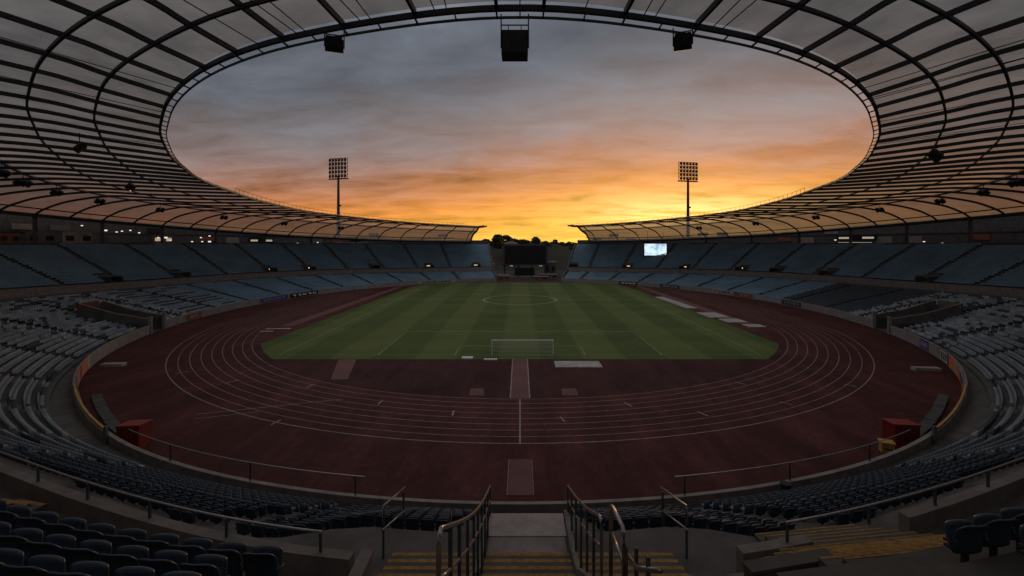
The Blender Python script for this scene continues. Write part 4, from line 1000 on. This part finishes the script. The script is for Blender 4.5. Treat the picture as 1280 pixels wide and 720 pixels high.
# ================================================================== speakers and lamps hung from the roof
def speaker_box(pos, d, label, rz=0, tilt=0.0, hang=1.0, group=None, frame=True):
    t_ = thing('loudspeaker', label, 'loudspeaker', pos, rz, group)
    b = MB(); b.box((0, 0, 0), d, 0, 0, tilt); b.obj('cabinet', 'black', t_)
    b = MB(); b.box((0, -d[1] / 2 - 0.02, 0), (d[0] * 0.9, 0.03, d[2] * 0.9), 0, 0, tilt); b.obj('grille', 'steel', t_)
    b = MB()
    for s in (-1, 1):
        b.tube([(s * (d[0] / 2 + 0.03), 0, -0.1), (s * (d[0] / 2 + 0.03), 0, d[2] / 2 + hang)], 0.03, 6)
        if frame: b.tube([(s * 0.3, 0, d[2] / 2), (s * 0.3, 0, d[2] / 2 + hang * 0.45)], 0.02, 5)
    if frame: b.tube([(-d[0] / 2 - 0.05, 0, d[2] / 2 + hang * 0.45), (d[0] / 2 + 0.05, 0, d[2] / 2 + hang * 0.45)], 0.03, 6); 
    b.obj('hanger', 'steel', t_); return t_
def at(x, y, d): k = d / 560.0; return ((x - 650) * k, d, EYE + (302 - y) * k)
speaker_box(at(643.5, 57.5, 21.0), (1.22, 0.9, 1.1), 'large square black loudspeaker hanging at the centre of the roof edge', hang=0.95)
speaker_box(at(418, 57, 22.6), (0.85, 0.8, 0.62), 'small tilted loudspeaker hanging from the roof edge, left', 0.35, 0.35, 0.5)
speaker_box(at(853.5, 54, 22.4), (0.85, 0.8, 0.68), 'small tilted loudspeaker hanging from the roof edge, right', -0.35, 0.35, 0.5)
def cluster(p, fo, fz, n, label, sp=1.0, lit=False, sz=0.75):
    t_ = thing('roof_spotlight', label, 'spotlight', P(p, fo, fz), R(p)); 
    b = MB(); b.tube([(-n * sp / 2, 0, 0), (n * sp / 2, 0, 0)], 0.06, 6); b.tube([(0, 0, 0), (0, 0, 1.2)], 0.05, 6); b.obj('bracket', 'steel', t_)
    for i in range(n):
        x = (i - (n - 1) / 2) * sp; b = MB(); b.tube([(x, 0.35, 0.0), (x, 0, -0.35), (x, -0.3, -0.7)], sz / 2, 10); b.obj('lamp_housing', 'black', t_)
        if lit and i == 0: b = MB(); b.tube([(x, -0.31, -0.71), (x, -0.36, -0.76)], sz / 2 * 0.85, 10); b.obj('lens', 'lamp_warm', t_)
cluster(46, prof(46)[1][0], prof(46)[1][1] - 1.2, 3, 'cluster of three dark spotlights under the right roof', 1.15, sz=1.0)
cluster(-43, prof(43)[1][0] + 1.6, prof(43)[1][1] - 1.2, 2, 'pair of dark spotlights under the left roof ring', 0.8, sz=0.7)
cluster(-68, prof(68)[1][0] + 2, prof(68)[1][1] - 1.2, 2, 'spotlight glowing orange under the left roof', 0.9, True, 0.9)
for s, side in ((-1, 'left'), (1, 'right')):
    for i, q in enumerate((55, 62, 69, 77, 86, 96, 107, 119, 132)):
        nth = ['first', 'second', 'third', 'fourth', 'fifth', 'sixth', 'seventh', 'eighth', 'ninth'][i]
        pp = prof(q); cluster(s * q, pp[3][0], pp[3][1] - 1.2, 3 if i < 3 else 2, '%s dark spotlight cluster from the camera along the rear %s roof ring' % (nth, side), 1.2, sz=0.8 + 0.02 * i)

# ================================================================== rooms, lights under the rear roof
def tpx(x, o_extra=4.0):
    s = -1 if x < 650 else 1
    return s * phi_at_x(lambda t_: P(s * t_, o_t(t_) + o_extra, 16), x, 60, 170)
room(tpx(80, 2.4), tpx(115, 2.4), 0.1, 3.6, 'foam', 'control_cabin', 'pale control cabin with two windows behind the left top row', 'cabin', oo=2.4)
room(tpx(2), tpx(26), 0.4, 3.0, 'brick', 'kiosk', 'dim brown kiosk behind the left top row beside the edge of the picture', 'kiosk')
room(tpx(36), tpx(70), 0.4, 3.4, 'concrete', 'kiosk', 'grey kiosk between columns left of the pale control cabin', 'kiosk')
room(tpx(193), tpx(216), 0.4, 3.2, 'brick', 'kiosk', 'brown lit kiosk behind the left top row', 'kiosk', 'window_lit')
room(tpx(312), tpx(342), 0.8, 2.6, 'glass', 'kiosk', 'glazed lit kiosk far behind the left top row', 'kiosk', 'window_lit')
room(tpx(420), tpx(460), 0.6, 1.3, 'concrete_light', 'kiosk', 'long low pale kiosk behind the far left top row', 'kiosk', feats=False)
room(tpx(1045), tpx(1095), 1.6, 3.2, 'glass', 'kiosk', 'glazed kiosk with lit windows behind the right top row', 'kiosk', 'window_lit')
lamps = [(102, 282), (132, 288), (146, 290), (153, 289), (163, 288), (174, 291), (198, 297), (207, 297), (213, 300), (240, 302), (251, 297), (253, 302), (262, 295), (262, 302), (372, 304), (397, 303), (468, 306), (502, 306), (524, 306), (529, 306),
         (871, 308), (953, 305), (957, 307), (1044, 300), (1076, 307), (1178, 304), (1155, 302)]
lp = None
for i, (x, y) in enumerate(lamps):
    q = tpx(x, 3.6); c = P(q, o_t(q) + 3.6, 0); z = EYE + (302 - y) * c.y / 560
    lab = 'small white lamp glowing under the rear of the %s roof' % ('left' if x < 650 else 'right')
    if lp is None:
        lp = thing('ceiling_lamp', lab, 'lamp', (c.x, c.y, z)); 
        b = MB(); b.box((0, 0, 0), (0.42, 0.42, 0.32)); k1 = b.obj('bulb', 'lamp_white', lp); b = MB(); b.box((0, 0, 0.26), (0.6, 0.6, 0.18)); b.tube([(0, 0, 0.3), (0, 0, 2.2)], 0.03, 5); k2 = b.obj('fitting', 'steel', lp); e = lp
    else:
        e = lp.copy(); C.objects.link(e)
        for kk in (k1, k2): c2 = kk.copy(); C.objects.link(c2); c2.parent = e
        e.location = (c.x, c.y, z)
    s_ = (1.5 if (x, y) in ((262, 302), (132, 288), (207, 297)) else 1.0) * max(0.45, min(0.95, c.y / 160)); e.scale = (s_, s_, s_)
    tag(e, lab, 'lamp', 'small lamps under the rear of the %s roof' % ('left' if x < 650 else 'right'))
strip_ = thing('strip_light', 'long white strip light behind the right top row', 'lamp'); q0, q1 = tpx(1048), tpx(1090)
zz = EYE + (302 - 303) * P(q0, o_t(q0) + 4).y / 560
b = MB(); b.tube([P(q0, o_t(q0) + 3.9, zz), P(q1, o_t(q1) + 3.9, zz)], 0, w=(0.2, 0.12)); b.obj('tube', 'window_lit', strip_); b = MB(); b.tube([P(q0, o_t(q0) + 3.9, zz + 0.15), P(q1, o_t(q1) + 3.9, zz + 0.15)], 0, w=(0.3, 0.15)); b.obj('fitting', 'steel', strip_)

# ================================================================== trees beyond the gap
def tree(X, Y, h, wr, label, dense=1400, z0=0):
    t_ = thing('tree', label, 'tree', (X, Y, z0), 0, 'trees on the skyline beyond the far end')
    b = MB(); b.tube([(0, 0, 0), (0.2, 0, h * 0.3), (0, 0.1, h * 0.62)], 0.35 * h / 12, 7)
    for k in range(5):
        a = rnd.uniform(0, 6.28); b.tube([(0, 0, h * (0.3 + 0.06 * k)), (math.cos(a) * wr * 0.4, math.sin(a) * wr * 0.4, h * (0.5 + 0.07 * k))], 0.11 * h / 12, 5)
    b.obj('trunk', 'bark', t_)
    b = MB(); lobes = []
    for k in range(9):
        a = rnd.uniform(0, 6.28); rr = rnd.uniform(0, 0.62) * wr; lobes.append((math.cos(a) * rr, math.sin(a) * rr, h * rnd.uniform(0.42, 0.85), wr * rnd.uniform(0.28, 0.5)))
    lobes.append((0, 0, h * 0.82, wr * 0.42))
    for i in range(dense):
        lx, ly, lz, lr = rnd.choice(lobes); v = Vector((rnd.gauss(0, 1), rnd.gauss(0, 1), rnd.gauss(0, 1))).normalized() * lr * rnd.uniform(0.55, 1.04) ** 0.6
        c = Vector((lx + v.x, ly + v.y, lz + v.z * 0.8)); s = rnd.uniform(0.35, 0.75) * h / 12
        a = Vector((rnd.gauss(0, 1), rnd.gauss(0, 1), rnd.gauss(0, 1))).normalized() * s; d = a.cross(Vector((rnd.gauss(0, 1), rnd.gauss(0, 1), rnd.gauss(0, 1)))).normalized() * s * 0.7
        b.add([c - a, c - d, c + a, c + d], [(0, 1, 2, 3)])
    b.obj('crown', 'leaf', t_)
# low wooded rise behind the stadium
b = MB(); n = 40; vs = []
for i in range(n + 1):
    x = -160 + 320 * i / n; h = 12.5 + 1.2 * math.sin(i * 0.9) + 1.5 * math.sin(i * 2.3)
    vs += [(x, 250, 0), (x, 285, h), (x, 420, h + 2), (x, 700, 0)]
b.add(vs, [(i * 4 + j, i * 4 + j + 1, (i + 1) * 4 + j + 1, (i + 1) * 4 + j) for i in range(n) for j in range(3)]); tag(b.obj('hill', 'earth'), kind='structure')
TR = [(607, 299, 9), (621, 294, 14), (613, 303, 12), (634, 294, 10), (644, 300, 14), (655, 300, 10), (669, 297, 12), (663, 303, 10), (682, 303, 12), (694, 300, 9), (703, 304, 10), (711, 303, 9), (598, 304, 12), (628, 306, 14), (650, 306, 14), (676, 307, 12), (719, 305, 10), (690, 308, 14)]
kinds = ['rounded dark tree', 'tall bushy tree', 'low spreading tree', 'narrow dark tree']
for i, (x, y, wpx) in enumerate(TR):
    d = 285 + (i % 4) * 14; k = d / 560; zt = EYE + (302 - y) * k; g0 = 7.5
    nm = ['left end beside the left roof tip', 'above the left half of the scoreboard', 'above the right half of the scoreboard', 'right end beside the right roof tip'][0 if x < 618 else 1 if x < 655 else 2 if x < 688 else 3]
    hh = zt - g0 + 0.8
    tree((x - 650) * k, d, hh, wpx * k * 0.85, '%s on the skyline, %s' % (kinds[i % 4], nm), 2200, g0)
bl = thing('hangar', 'pale curved hangar roof just behind the scoreboard top', 'building', (-5.5, 262, 0))
b = MB(); n = 14; vs = []
for yy in (0, 14):
    for i in range(n + 1): a = math.pi * i / n; vs.append((-5.0 * math.cos(a), yy, 12.0 + 4.2 * math.sin(a) ** 0.8))
b.add(vs, [(i, i + 1, n + 2 + i, n + 1 + i) for i in range(n)] + [tuple(range(n + 1)), tuple(range(n + 1, 2 * n + 2))[::-1]]); b.obj('roof', 'foam', bl)
b = MB(); b.box((0, 7, 6.0), (9.8, 14, 12.1)); b.obj('wall', 'concrete', bl)
